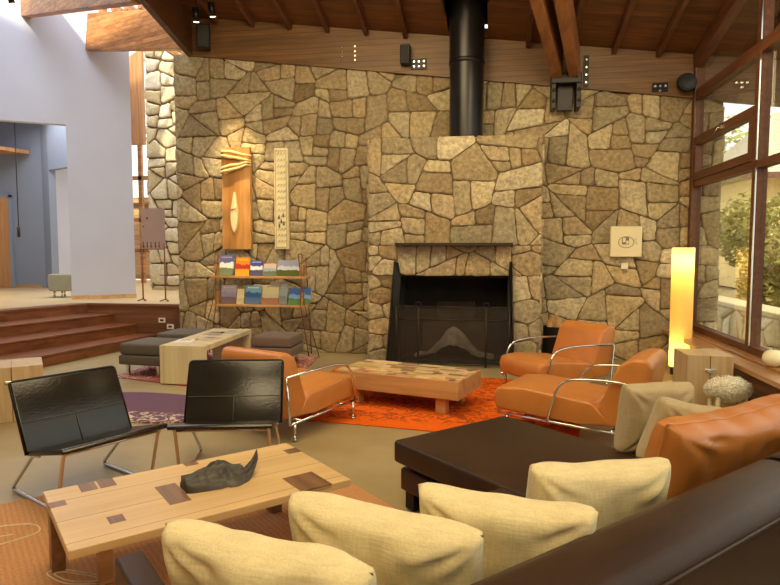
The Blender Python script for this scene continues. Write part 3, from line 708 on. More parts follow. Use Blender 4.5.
mb = MB(); mb.b2(-1.24, .29, BY-.20, BY+.01, 1.585, 1.625, .004); mb.build('mantel_shelf', M['dark_steel'], fp)
mb = MB()   # firebox lining
mb.b2(ox0, ox1, WY-.05, WY-.01, 0, oz); mb.b2(ox0, ox0+.03, BY+.03, WY, 0, oz); mb.b2(ox1-.03, ox1, BY+.03, WY, 0, oz); mb.b2(ox0, ox1, BY+.03, WY, oz-.03, oz); mb.b2(ox0, ox1, BY, WY, 0, .04)
fb_ = mb.build('firebox', M['soot'], fp)
mb = MB()
for (a, b, z0, z1) in ((-.95, -.05, .05, .55), (-.75, -.2, .55, .8)):
    mb.b2(a, b, WY-.085, WY-.05, z0, z1, .03)
mb.build('back_brick', M['firebrick'], fb_)
mb = MB()
rnd = random.Random(5); n_ = 22
vv = [[mb.bm.verts.new((-.48+(i/n_-.5)*1.1, 8.62+(j/10-.5)*.42, .04+max(0, .40*math.exp(-((i/n_-.5)/.24)**2)*(1-abs(j/10-.5)*1.1)+.03*rnd.random()))) for i in range(n_+1)] for j in range(11)]
for j in range(10):
    for i in range(n_): mb.bm.faces.new((vv[j][i], vv[j][i+1], vv[j+1][i+1], vv[j+1][i]))
mb.build('ash_heap', M['ash'], fb_, True)
for s in (-1, 1):   # black side cheeks, taller than the opening and flaring at the foot
    mb = MB()
    xc = ox0 if s < 0 else ox1
    pts = [(xc-s*.015, 0), (xc+s*.125, 0), (xc+s*.02, .66), (xc+s*.012, 1.36), (xc-s*.015 - s*.03, 1.38), (xc-s*.045, 1.16)]
    if s < 0: pts = [(xc+.015, 0), (xc-.13, 0), (xc-.05, .66), (xc-.045, 1.38), (xc+.015, 1.36), (xc+.05, 1.15)]
    else: pts = [(xc-.015, 0), (xc+.06, 0), (xc+.02, .66), (xc+.02, 1.38), (xc-.015, 1.38), (xc-.03, 1.15)]
    a = [mb.bm.verts.new((x, BY-.24 if z < .9 else BY-.06, z)) for x, z in pts]; b = [mb.bm.verts.new((x, BY+.02, z)) for x, z in pts]
    mb.bm.faces.new(a); mb.bm.faces.new(b[::-1])
    for i in range(len(pts)): mb.bm.faces.new((a[i], a[(i+1) % len(pts)], b[(i+1) % len(pts)], b[i]))
    mb.build('metal_cheek', M['black_steel'], fp)
# flue
fl = thing('flue_pipe', 'thick black steel flue pipe rising from the chimney breast', 'flue pipe', (-.335, 8.56, bt-.01))
mb = MB(); mb.lathe([(.228, 0), (.228, 1.02)], n=48); mb.build('lower_section', M['flue_steel'], fl, True)
mb = MB(); mb.lathe([(.234, 1.02), (.234, 3.1)], n=48); mb.build('upper_section', M['flue_steel'], fl, True)
mb = MB(); mb.lathe([(.230, .985), (.240, 1.0), (.240, 1.03), (.235, 1.045)], n=48); mb.build('collar', M['black_steel'], fl, True)
# screen
sc = thing('fire_screen', 'black mesh fire screen standing in front of the firebox', 'fire screen', (-.48, 8.10, 0))
mb = MB(); pr = [(-.74, .0), (-.44, -.04), (.44, -.04), (.74, .0)]
for (x, y), (x2, y2) in zip(pr, pr[1:]):
    for z in (.03, .62, .79): mb.tube([(x, y, z), (x2, y2, z)], .008, 8)
for x, y in pr: mb.tube([(x, y, 0), (x, y, .795)], .011, 8)
mb.build('frame', M['dark_steel'], sc)
mb = MB()
for (x, y), (x2, y2) in zip(pr, pr[1:]): mb.quad([(x, y+.004, .03), (x2, y2+.004, .03), (x2, y2+.004, .79), (x, y+.004, .79)])
mb.build('mesh_panel', M['mesh_screen'], sc)
for s in (-1, 1):
    mb = MB(); mb.tube([(s*.44-.035, -.04, .80), (s*.44-.03, -.05, .85), (s*.44+.03, -.05, .85), (s*.44+.035, -.04, .80)], .006, 8, bend=.02); mb.build('handle', M['dark_steel'], sc)
# firewood basket
fb = thing('firewood_basket', 'small black firewood holder behind the leather armchair nearest the hearth', 'firewood holder', (.86, 8.45, 0))
mb = MB(); mb.lathe([(.12, 0), (.15, .02), (.15, .52), (.14, .52), (.14, .03)], n=24, cap=False); mb.build('bucket', M['black_steel'], fb, True)
for k, (a, b) in enumerate(((-.05, .02), (.05, -.03), (.0, .06))):
    mb = MB(); mb.tube([(a, b, .06), (a*1.1, b, .60+.03*k)], .045, 10); mb.build('log', M['log'], fb)

# ------------------------------------------------------------------ wall pieces
cp = thing('carved_wood_panel', 'tall glowing orange carved wood panel with rope band and leaf cut-out', 'wall art', (-3.715, 8.80, 1.54))
mb = MB(); n_ = 24; h_ = 1.49; wd = .215
F_ = []; B_ = []
for j in range(n_+1):
    z = j/n_*h_; ra = []; rb = []
    for i in range(9):
        x = (i/8-.5)*2*wd; e = abs(i/8-.5)*2
        if i == 0: x -= .02*noise.noise(Vector((z*9, 1, 0)))+.01
        if i == 8: x += .008*noise.noise(Vector((z*6, 4, 0)))
        y = -.05+.03*e*e+.018*noise.noise(Vector((x*5, z*4, 2)))
        ra.append(mb.bm.verts.new((x, y, z))); rb.append(mb.bm.verts.new((x, .05, z)))
    F_.append(ra); B_.append(rb)
for j in range(n_):
    for i in range(8):
        mb.bm.faces.new((F_[j][i], F_[j][i+1], F_[j+1][i+1], F_[j+1][i])); mb.bm.faces.new((B_[j][i+1], B_[j][i], B_[j+1][i], B_[j+1][i+1]))
    mb.bm.faces.new((F_[j][0], F_[j+1][0], B_[j+1][0], B_[j][0])); mb.bm.faces.new((F_[j+1][8], F_[j][8], B_[j][8], B_[j+1][8]))
for i in range(8):
    mb.bm.faces.new((F_[0][i+1], F_[0][i], B_[0][i], B_[0][i+1])); mb.bm.faces.new((F_[-1][i], F_[-1][i+1], B_[-1][i+1], B_[-1][i]))
mb.build('board', M['carved_wood'], cp, True)
mb = MB()
for q_, (z, dz) in enumerate(((1.13, .10), (1.18, .09), (1.42, -.05), (1.36, -.06))):
    mb.tube([(-.235, .0, z), (-.18, -.085, z+.01), (-.05, -.095, z+dz*.3+.02*sin(q_)), (.08, -.09, z+dz*.6), (.18, -.075, z+dz), (.225, .0, z+dz)], .02, 10, rs=[.014, .022, .026, .021, .018, .01])
mb.build('rope_band', plain('rope', (.78, .58, .26), .7, bump=.5, bscale=60), cp, True)
mb = MB(); pts = []
for k in range(25):
    t = k/24; z = .24+.60*t; hw = .058*math.sin(pi*t**.9)**.8*(1.1-.55*t)+.004; 
    pts.append((z, hw))
lf = [mb.bm.verts.new((-hw-.015+.02*(z-.5), -.088, z)) for z, hw in pts]; cf = [mb.bm.verts.new((-.015+.02*(z-.5), -.104, z)) for z, hw in pts]; rf = [mb.bm.verts.new((hw-.015+.02*(z-.5), -.088, z)) for z, hw in pts]
for k in range(24): mb.bm.faces.new((lf[k], cf[k], cf[k+1], lf[k+1])); mb.bm.faces.new((cf[k], rf[k], rf[k+1], cf[k+1]))
back = [mb.bm.verts.new((v.co.x, -.03, v.co.z)) for v in lf]; back2 = [mb.bm.verts.new((v.co.x, -.03, v.co.z)) for v in rf]
for k in range(24): mb.bm.faces.new((back[k], lf[k], lf[k+1], back[k+1])); mb.bm.faces.new((rf[k], back2[k], back2[k+1], rf[k+1]))
mb.build('leaf_inlay', plain('leaf_inlay', (.85, .74, .42), .4, var=.05), cp)
mb = MB(); mb.tube([(-.055, -.103, .58), (.03, -.106, .60)], .008, 8); mb.build('leaf_tie', M['log'], cp)

wp = thing('white_relief_panel', 'narrow white relief strip with small notches and pine figures on stone', 'wall art', (-3.03, 8.82, 1.54))
mb = MB(); mb.b2(-.105, .105, -.03, .04, 0, 1.47, .006); mb.build('board', plain('white_board', (.72, .64, .42), .7, var=.05), wp)
mb = MB()
for s in (-1, 1): mb.b2(s*.082-.006, s*.082+.006, -.038, -.028, .03, 1.44)
for z in (.03, 1.43): mb.b2(-.085, .085, -.038, -.028, z-.005, z+.005)
mb.build('border', plain('border_line', (.42, .34, .18), .7), wp)
notch_m = plain('notch', (.40, .34, .20), .7)
for r_ in range(15):
    mb = MB()
    for c_ in (-.045, 0, .045):
        z = .09+r_*.091
        mb.beam((c_-.014, -.033, z), (c_+.016, -.033, z+.045), .006, .007)
        mb.beam((c_+.016, -.033, z+.045), (c_+.018, -.033, z+.012), .006, .006)
    mb.build('notch_row', notch_m, wp)
mb = MB()
for (a, z) in ((-.035, .44), (.03, .47), (.0, .38), (-.03, .32), (.04, .35)):
    for k in range(3): mb.quad([(a-.022+k*.004, -.036, z-k*-.018), (a+.022-k*.004, -.036, z+k*.018), (a, -.036, z+.03+k*.018)][:3])
mb.build('tree_figures', plain('pine_ink', (.13, .11, .08), .7), wp)

pl = thing('white_plaque', 'square white plaque with an engraved oval fish figure on the stone wall', 'wall art', (1.815, 8.83, 1.435))
mb = MB(); mb.b2(-.205, .205, -.03, .03, 0, .415, .012); mb.build('board', plain('plaque', (.78, .70, .46), .5, var=.03), pl)
mb = MB(); mb.tube([(.0+.10*cos(t*pi/12), -.032, .20+.075*sin(t*pi/12)) for t in range(24)], .005, 6, closed=True); mb.tube([(.09, -.032, .22), (.14, -.032, .17), (.12, -.032, .25), (.09, -.032, .20)], .004, 6); mb.build('fish_outline', plain('plaque_line', (.38, .33, .18), .6), pl)
mb = MB(); mb.b2(-.055, .035, -.036, -.028, .17, .27); mb.build('inset', plain('inset', (.22, .18, .12), .6), pl)
mb = MB(); mb.b2(-.045, -.01, -.04, -.034, .20, .26); mb.b2(.0, .028, -.04, -.034, .18, .22); mb.build('inset_detail', M['white_plastic'], pl)
mb = MB(); mb.b2(-.045, .045, -.012, .012, -.04, .04, .004); lb = mb.build('caption_card', M['white_plastic']); lb.location = (1.81, 8.845, 1.31)
tag(lb, 'tiny white caption card fixed below the square white plaque', 'card')

# plates, bolts and speakers on the board band
def bplate(loc, w_, h_, holes, label):
    t = thing('bolt_plate', label, 'bolt plate', loc)
    mb = MB(); mb.b2(-w_/2, w_/2, -.012, .0, -h_/2, h_/2, .003); mb.build('plate', M['black_steel'], t)
    for (x, z) in holes:
        mb = MB(); mb.lathe([(.022, 0), (.022, .012), (.012, .02)], n=12); o = mb.build('bolt', M['chrome'], t); o.rotation_euler = (R(90), 0, 0); o.location = (x, -.012, z)
bplate((-1.01, 8.855, 4.13), .22, .15, [(-.07, .03), (0, .03), (.07, .03), (-.07, -.035), (0, -.035), (.07, -.035)], 'black plate with six bright bolts near the flue')
bplate((2.2, 8.855, 3.68), .20, .12, [(-.065, .015), (0, .015), (.065, .015), (0, -.045)], 'black plate with bright bolts above the white plaque')
bplate((1.25, 8.855, 3.93), .07, .42, [(0, .15), (0, .05), (0, -.05), (0, -.15)], 'upright black strip of bolts beside the steel shoe')
bplate((1.13, 8.855, 4.30), .05, .50, [(0, .2), (.01, .1), (-.01, 0), (.01, -.1), (0, -.2)], 'column of bolts behind the twin roof beams')
for k, (x, lab) in enumerate(((-2.12, 'first slim row of bolts on the board band, nearer the hall'), (-1.93, 'second slim row of bolts on the board band, nearer the flue'))):
    t = thing('bolt_row', lab, 'bolts', (x, 8.86, 4.33))
    for z in (-.10, -.04, .02, .09):
        mb = MB(); mb.lathe([(.014, 0), (.014, .008)], n=10); o = mb.build('bolt', M['chrome'], t); o.rotation_euler = (R(90), 0, 0); o.location = (0, 0, z)
def speaker(loc, rz, label, s=1):
    t = thing('speaker', label, 'speaker', loc, rz)
    mb = MB(); mb.b2(-.07*s, .07*s, -.10, .06, -.13*s, .13*s, .012); mb.build('cabinet', M['black_steel'], t)
    mb = MB(); mb.b2(-.055*s, .055*s, -.106, -.10, -.11*s, .11*s); mb.build('grille', plain('grille', (.03, .03, .03), .9), t)
speaker((-1.19, 8.80, 4.235), 0, 'small black speaker on the board band beside the flue')
speaker((-4.16, 8.74, 4.62), R(20), 'black speaker at the hall corner of the stone wall', 1.3)
t = thing('round_speaker', 'round black speaker in the corner by the windows', 'speaker', (2.5, 8.74, 3.70))
mb = MB(); mb.lathe([(.06, -.1), (.11, -.06), (.125, 0), (.11, .05), (.0, .06)], n=28, cap=False); o = mb.build('housing', M['black_steel'], t, True); o.rotation_euler = (R(90), 0, 0)
mb = MB(); mb.lathe([(.085, .055), (.085, .066), (0, .07)], n=24, cap=False); o = mb.build('grille', M['flue_steel'], t, True); o.rotation_euler = (R(90), 0, 0)
def spotlamp(loc, tgt, label):
    t = thing('spotlight', label, 'spotlight', loc)
    mb = MB(); mb.tube([(0, 0, .0), (0, 0, .28)], .008, 8); mb.build('stem', M['black_steel'], t)
    d_ = (Vector(tgt)-Vector(loc)).normalized()
    mb = MB(); mb.tube([tuple(-d_*.09), tuple(d_*.09)], .045, 16); mb.build('housing', M['black_steel'], t)
    mb = MB(); mb.tube([tuple(d_*.091), tuple(d_*.097)], .038, 16); mb.build('lens', emis('lens', (1, .8, .5), 4), t)
spotlamp((-3.78, 8.2, 4.80), (-3.72, 8.8, 2.7), 'small black ceiling spotlight aimed at the carved wood panel')
spotlamp((-4.06, 8.3, 4.78), (-4.2, 8.9, 2.0), 'small black ceiling spotlight nearest the roof edge beam')
spotlamp((-7.55, 9.05, 5.52), (-7.3, 9.8, 2.5), 'small lit spotlight under the upper pale roof beam')
mb = MB()
t = thing('socket_plate', 'white socket plate on the dark fascia, the upper one', 'socket', (-5.265, 9.333, .385))
mb.b2(-.06, .06, -.012, 0, -.04, .04, .004); mb.build('plate', M['white_plastic'], t)
mb = MB(); mb.b2(-.03, .03, -.016, -.012, -.015, .015); mb.build('insert', M['dark_steel'], t)
dup(t, (-5.12, 9.333, .283), 0, 'white socket plate on the dark fascia, the lower one nearer the stone wall')

# ------------------------------------------------------------------ brochure rack
rk = thing('brochure_rack', 'two-shelf wooden brochure rack on thin steel legs against stone wall', 'rack', (-3.31, 8.62, 0))
for z, hw in ((1.15, .73), (.735, .755)):
    mb = MB(); mb.b2(-hw, hw, -.10, .13, z-.03, z, .003); mb.build('shelf', M['table_wood'], rk)
for s in (-1, 1):
    mb = MB()
    mb.tube([(s*.92, -.12, 0), (s*.70, -.095, .74), (s*.60, -.06, 1.47), (s*.66, -.06, 1.47), (s*.64, -.095, .74), (s*.76, -.10, 0)], .007, 8, bend=.02)
    mb.tube([(s*.72, .17, 0), (s*.66, .12, 1.42)], .007, 8)
    mb.build('leg_frame', M['rust_steel'], rk)
for z, zz in ((1.15, .17), (.735, .19)):
    for s in (-1, 1):
        mb = MB(); mb.box((s*.655, 0, z+zz/2), (.028, .15, zz), Matrix.Rotation(R(6*s), 3, 'Y')); mb.build('bookend', M['table_wood'], rk)

def cover(name, top, mid, bot, z1=.35, z2=.6, sc_=22, spots=None):
    m, ns, ln, b = newmat(name); tc = ns.new('ShaderNodeTexCoord'); sp = ns.new('ShaderNodeSeparateXYZ'); ln.new(tc.outputs['Generated'], sp.inputs[0])
    nz = N(ns, 'ShaderNodeTexNoise', Scale=sc_, Detail=4); ln.new(tc.outputs['Object'], nz.inputs['Vector'])
    ma = N(ns, 'ShaderNodeMath', operation='MULTIPLY_ADD'); ma.inputs[1].default_value = .3; ln.new(nz.outputs['Fac'], ma.inputs[0]); ln.new(sp.outputs[2], ma.inputs[2])
    sb = N(ns, 'ShaderNodeMath', operation='SUBTRACT'); sb.inputs[1].default_value = .15; ln.new(ma.outputs[0], sb.inputs[0])
    rp = ramp(ns, [(0, bot), (z1, [x*.8 for x in bot]), (z1+.04, mid), (z2, mid), (z2+.05, top), (1, top)]); ln.new(sb.outputs[0], rp.inputs[0])
    ln.new(rp.outputs[0], b.inputs['Base Color']); b.inputs['Roughness'].default_value = .3
    return m
# x from, x to, height, y, colours, title colour, label
BR = [
 (1.15, -.62, -.40, .31, (.10, .12, .32), (.75, .75, .70), (.20, .26, .14), (.55, .35, .3), 'navy brochure with white stripes, at the hall end of the upper shelf'),
 (1.15, -.37, -.15, .27, (.75, .25, .03), (.45, .04, .02), (.85, .40, .04), (.95, .6, .05), 'orange and red brochure with yellow jagged top'),
 (1.15, -.14, .05, .23, (.06, .08, .30), (.75, .75, .78), (.10, .10, .20), (.5, .5, .7), 'dark blue brochure with white middle beside the orange one'),
 (1.15, .06, .26, .18, (.62, .50, .45), (.30, .42, .48), (.16, .22, .16), (.8, .4, .3), 'small grey-blue seaside brochure on the upper shelf'),
 (1.15, .27, .61, .23, (.30, .32, .45), (.55, .58, .66), (.10, .13, .03), None, 'wide landscape book with green field and grey sky'),
 (.735, -.60, -.36, .28, (.42, .36, .46), (.30, .28, .45), (.20, .14, .14), (.6, .55, .6), 'mauve mountain sunset brochure at the hall end of lower shelf'),
 (.735, -.355, -.24, .225, (.72, .64, .38), (.74, .66, .40), (.66, .58, .34), None, 'plain cream booklet on the lower shelf'),
 (.735, -.225, .015, .28, (.20, .40, .60), (.03, .12, .36), (.12, .20, .36), (.85, .85, .8), 'bright blue brochure with pale title on the lower shelf'),
 (.735, .035, .29, .25, (.62, .56, .36), (.55, .50, .34), (.40, .18, .10), None, 'cream and reddish brochure in the middle of lower shelf'),
 (.735, .30, .42, .33, (.30, .36, .40), (.26, .34, .40), (.22, .26, .24), (.6, .6, .6), 'tall narrow grey-blue brochure on the lower shelf'),
 (.735, .435, .77, .24, (.05, .14, .45), (.20, .40, .68), (.12, .24, .10), None, 'wide blue sky and green fields book at the lower shelf end'),
]
for k, (z, xa, xb, h_, c1, c2, c3, ct, lab) in enumerate(BR):
    t = thing('brochure', lab, 'brochure', (-3.31+(xa+xb)/2, 8.585, z+.004), 0, 'brochures on the rack')
    wd = (xb-xa)/2-.004; lean = Matrix.Rotation(R(-14), 3, 'X')
    mb = MB(); mb.box(tuple(lean @ Vector((0, 0, h_/2))), (wd*2, .012, h_), lean); mb.build('pages', cover('cover_%d' % k, c1, c2, c3), t)
    if ct:
        mb = MB()
        for q_ in range(6):
            x0 = -wd*.75+q_*wd*.25; mb.box(tuple(lean @ Vector((x0+.012, -.007, h_*.88))), (wd*.17, .001, h_*.07), lean)
        mb.build('title', plain('title_%d' % k, ct, .4), t)
t = thing('brochure', 'white brochure standing behind the cream and reddish one', 'brochure', (-3.31+.22, 8.64, .736), 0, 'brochures on the rack')
mb = MB(); mb.box(tuple(lean @ Vector((0, 0, .17))), (.20, .01, .34), lean); mb.build('pages', cover('cover_w', (.75, .72, .62), (.7, .7, .66), (.7, .6, .4)), t)

# ------------------------------------------------------------------ rugs
def rug_mat(name, base, kind):
    m, ns, ln, b = newmat(name); tc = ns.new('ShaderNodeTexCoord'); b.inputs['Roughness'].default_value = .95; b.inputs['Specular IOR Level'].default_value = .1
    O = tc.outputs['Object']
    fine = N(ns, 'ShaderNodeTexNoise', Scale=90, Detail=3); ln.new(O, fine.inputs['Vector'])
    rp = ramp(ns, [(.3, [x*.78 for x in base]), (.7, [min(1, x*1.15) for x in base])]); ln.new(fine.outputs['Fac'], rp.inputs[0])
    col = rp.outputs[0]
    def mixin(col, fac, c):
        mx = N(ns, 'ShaderNodeMix', data_type='RGBA'); ln.new(fac, mx.inputs[0]); ln.new(col, mx.inputs[6]); mx.inputs[7].default_value = c4(c); return mx.outputs[2]
    def thr(out, lo, hi):
        mr = N(ns, 'ShaderNodeMapRange'); mr.inputs[1].default_value = lo; mr.inputs[2].default_value = hi; ln.new(out, mr.inputs[0]); return mr.outputs[0]
    if kind == 'orange':
        nz = N(ns, 'ShaderNodeTexNoise', Scale=13, Detail=5, Distortion=1.2); ln.new(O, nz.inputs['Vector'])
        sp = ns.new('ShaderNodeSeparateXYZ'); ln.new(O, sp.inputs[0])
        band = thr(sp.outputs[1], -.78, -.66)
        mu = N(ns, 'ShaderNodeMath', operation='MULTIPLY'); ln.new(thr(nz.outputs['Fac'], .50, .56), mu.inputs[0]); ln.new(band, mu.inputs[1])
        m3 = N(ns, 'ShaderNodeMath', operation='MULTIPLY'); m3.inputs[1].default_value = .75; ln.new(mu.outputs[0], m3.inputs[0])
        col = mixin(col, m3.outputs[0], (.20, .045, .015))
    if kind == 'tan':
        wv = N(ns, 'ShaderNodeTexWave', Scale=11, Distortion=.3); ln.new(O, wv.inputs['Vector'])
        m3 = N(ns, 'ShaderNodeMath', operation='MULTIPLY'); m3.inputs[1].default_value = .35; ln.new(wv.outputs['Fac'], m3.inputs[0])
        col = mixin(col, m3.outputs[0], [x*.6 for x in base])
    if kind in ('purple', 'pink'):
        nz = N(ns, 'ShaderNodeTexNoise', Scale=9 if kind == 'purple' else 14, Detail=4, Distortion=2.5); ln.new(O, nz.inputs['Vector'])
        sp = ns.new('ShaderNodeSeparateXYZ'); ln.new(O, sp.inputs[0])
        if kind == 'purple': band = thr(sp.outputs[1], -.16, -.22)
        else: band = thr(sp.outputs[1], -.85, -.80)
        mu = N(ns, 'ShaderNodeMath', operation='MULTIPLY'); ln.new(thr(nz.outputs['Fac'], .52, .56), mu.inputs[0]); ln.new(band, mu.inputs[1])
        col = mixin(col, mu.outputs[0], (.62, .48, .38) if kind == 'purple' else (.55, .42, .36))
    ln.new(col, b.inputs['Base Color'])
    bp = N(ns, 'ShaderNodeBump', Strength=.6, Distance=.004); ln.new(fine.outputs['Fac'], bp.inputs['Height']); ln.new(bp.outputs[0], b.inputs['Normal'])
    return m
def rug(name, pts, mat, label, loc, z=.012):
    mb = MB(); mb.prism([(p[0]-loc[0], p[1]-loc[1]) for p in pts], 0, z, bev=.004); o = mb.build(name, mat); o.location = (loc[0], loc[1], .001); tag(o, label, 'rug'); return o
rug('orange_rug', [(-2.1, 5.38), (.7, 4.98), (1.1, 7.2), (-1.95, 7.75)], rug_mat('orange_rug', (.74, .125, .008), 'orange'), 'bright orange rug under the tiled low table and leather armchairs', (-.5, 6.1))
s_ = 2**.5/2
def XY(u, v): return ((u-v)*s_, (u+v)*s_)
TR = thing('tan_rug', 'terracotta striped rug with white line drawings under long coffee table', 'rug', (0, 0, .001), R(45))
mb = MB(); mb.prism([(-1.2, 1.0), (2.13, 1.0), (2.13, 4.33), (-1.2, 4.33)], 0, .010, bev=.003); mb.build('pile', rug_mat('tan_rug', (.56, .28, .12), 'tan'), TR)
mb = MB()
def loop(cx, cy, a, b, ang, k=1.0, n=40, pw=.004):
    pts = []
    for i in range(n):
        t = 2*pi*i/n; x = a*cos(t); y = b*sin(t)*(1+.15*sin(3*t)*k); ca, sa = cos(ang), sin(ang)
        pts.append((cx+x*ca-y*sa, cy+x*sa+y*ca, .0105))
    mb = MB(); mb.tube(pts, pw, 5, closed=True); mb.build('line_drawing', line_m, TR)
line_m = plain('rug_line', (.70, .60, .42), .95)
loop(.45, 3.14, .16, .05, -.9); loop(.45, 3.14, .12, .03, -.9)
loop(.13, 3.88, .26, .13, -.35); loop(-.35, 3.6, .3, .12, .5)
loop(.35, 2.92, .20, .07, -.3); loop(.33, 2.90, .16, .045, -.3); loop(.10, 2.70, .22, .08, .5)
for (a, b, c, d_) in ((.08, 3.95, .2, 3.93), (.0, 3.86, .16, 3.83), (.08, 3.80, .25, 3.82), (.12, 3.86, .05, 3.78)):
    mb = MB(); mb.tube([(a, b, .0105), ((a+c)/2, (b+d_)/2+.03, .0105), (c, d_, .0105)], .0035, 5); mb.build('line_drawing', line_m, TR)
rug('pink_rug', [(-4.45, 6.75), (-3.3, 6.42), (-2.2, 6.6), (-2.4, 8.5), (-4.5, 8.75)], rug_mat('pink_rug', (.34, .085, .075), 'pink'), 'maroon and pink patterned rug under the pale bench and ottomans', (-3.5, 7.5))
blob = []
for i in range(40):
    t = 2*pi*i/40; blob.append((-3.35+1.05*cos(t)*(1+.1*sin(2*t)), 5.52+.52*sin(t)-.12*cos(t)))
rug('purple_rug', blob, rug_mat('purple_rug', (.155, .085, .13), 'purple'), 'purple rounded rug with cream lettering-like motifs behind the black chairs', (-3.35, 5.5))

# ------------------------------------------------------------------ coffee table (long, foreground)
ct = thing('coffee_table', 'long oak coffee table with dark walnut inlays in the foreground', 'coffee table', (0, 0, .0115), R(45))
U0, U1, V0, V1 = .35, 1.64, 2.61, 3.34
mb = MB(); mb.b2(U0, U1, V0, V1, .332, .370, .004); mb.build('tabletop', M['oak_planks'], ct, label='oak top of wide boards')
for (a, b, c, d_) in ((.35, .42, 3.10, 3.17), (.50, .575, 3.22, 3.34), (.585, .66, 3.22, 3.34), (.535, .60, 2.77, 2.85), (.80, .90, 2.82, 3.08), (1.02, 1.09, 3.28, 3.34), (1.36, 1.53, 2.61, 2.82), (1.56, 1.64, 3.14, 3.22)):
    mb = MB(); mb.b2(a, b, c, d_, .35, .3708); mb.build('inlay', M['walnut'], ct, label='dark walnut inlay')
for x0, mt_, ya, yb in ((U0+.015, 'walnut', 3.24, 3.33), (.525, 'oak', 2.99, 3.06), (1.50, 'walnut', 3.24, 3.33), (1.44, 'oak', 2.70, 2.77)):
    mb = MB(); mb.b2(x0, x0+.06, ya, yb, 0, .336, .003); mb.build('leg', M[mt_], ct)
# driftwood sculpture
dw = thing('driftwood_sculpture', 'dark carved leaf-shaped driftwood piece lying on the long coffee table', 'sculpture', (-1.31, 2.87, .376), R(44))
mb = MB(); nx_, ny_ = 44, 22; top = []; bot = []
for i in range(nx_+1):
    t = i/nx_; L = -.20+.40*t
    if t < .5: wid = .105*math.sin(pi/2*min(1, (t+.10)/.48))**.6
    else:
        k_ = (t-.5)/.5; wid = .105*(1-k_*k_*(3-2*k_))+.013
    cyy = .015*sin(t*5)+(.06*((t-.72)/.28)**2 if t > .72 else 0); lift = .02+(.075*((t-.7)/.3)**1.6 if t > .7 else 0)
    ra, rb = [], []
    for j in range(ny_+1):
        q = j/ny_*2-1
        e = 1+.10*noise.noise(Vector((t*9, q*.2, 3)))
        y = cyy+q*wid*e
        r_ = .016*sin(q*15+t*8)+.016*noise.noise(Vector((t*12, q*5, 1)))
        hump = .060*(1-q*q)**.5*(1 if t < .75 else .5)+.05*math.exp(-((t-.5)/.14)**2)*max(0, q)
        ra.append(mb.bm.verts.new((L, y, lift-.018+hump+r_*(1-abs(q)**4)))); rb.append(mb.bm.verts.new((L, y, max(.0, lift-.024-.0*q))))
    top.append(ra); bot.append(rb)
for i in range(nx_):
    for j in range(ny_):
        mb.bm.faces.new((top[i][j], top[i+1][j], top[i+1][j+1], top[i][j+1])); mb.bm.faces.new((bot[i][j], bot[i][j+1], bot[i+1][j+1], bot[i+1][j]))
    mb.bm.faces.new((top[i][0], bot[i][0], bot[i+1][0], top[i+1][0])); mb.bm.faces.new((top[i][-1], top[i+1][-1], bot[i+1][-1], bot[i][-1]))
for e_ in (0, -1):
    for j in range(ny_): mb.bm.faces.new((top[e_][j], top[e_][j+1], bot[e_][j+1], bot[e_][j]))
mb.build('carving', M['driftwood'], dw, 'all')

# ------------------------------------------------------------------ tiled low table by the fireplace
t2 = thing('low_table', 'low square-edged wooden table with a mosaic of wood offcuts on top', 'coffee table', (-.80, 6.10, .013), R(-17.5))
mb = MB(); mb.b2(-.66, .66, -.33, .33, .15, .325, .006); mb.build('box_top', M['table_wood'], t2)
mb = MB(); rnd = random.Random(11)
TT = [(.62, .44, .20), (.70, .52, .26), (.50, .29, .11), (.36, .18, .08), (.66, .50, .30), (.20, .14, .10), (.58, .38, .16)]
y = -.315
while y < .31:
    dy = rnd.choice((.045, .06, .075)); dy = min(dy, .315-y) ; x = -.645
    if dy < .02: break
    while x < .64:
        dx = min(rnd.choice((.06, .10, .14, .2)), .645-x)
        if dx < .012: break
        mb.b2(x+.001, x+dx-.001, y+.001, y+dy-.001, .32, .328+rnd.uniform(0, .004), tone=[c*rnd.uniform(.85, 1.1) for c in rnd.choice(TT)]); x += dx
    y += dy
mb.build('mosaic', M['tile_wood'], t2)
for sx in (-1, 1):
    for sy in (-1, 1):
        mb = MB(); mb.b2(sx*.46-.05, sx*.46+.05, sy*.22-.05, sy*.22+.05, 0, .152, .004); mb.build('leg', M['table_wood'], t2)

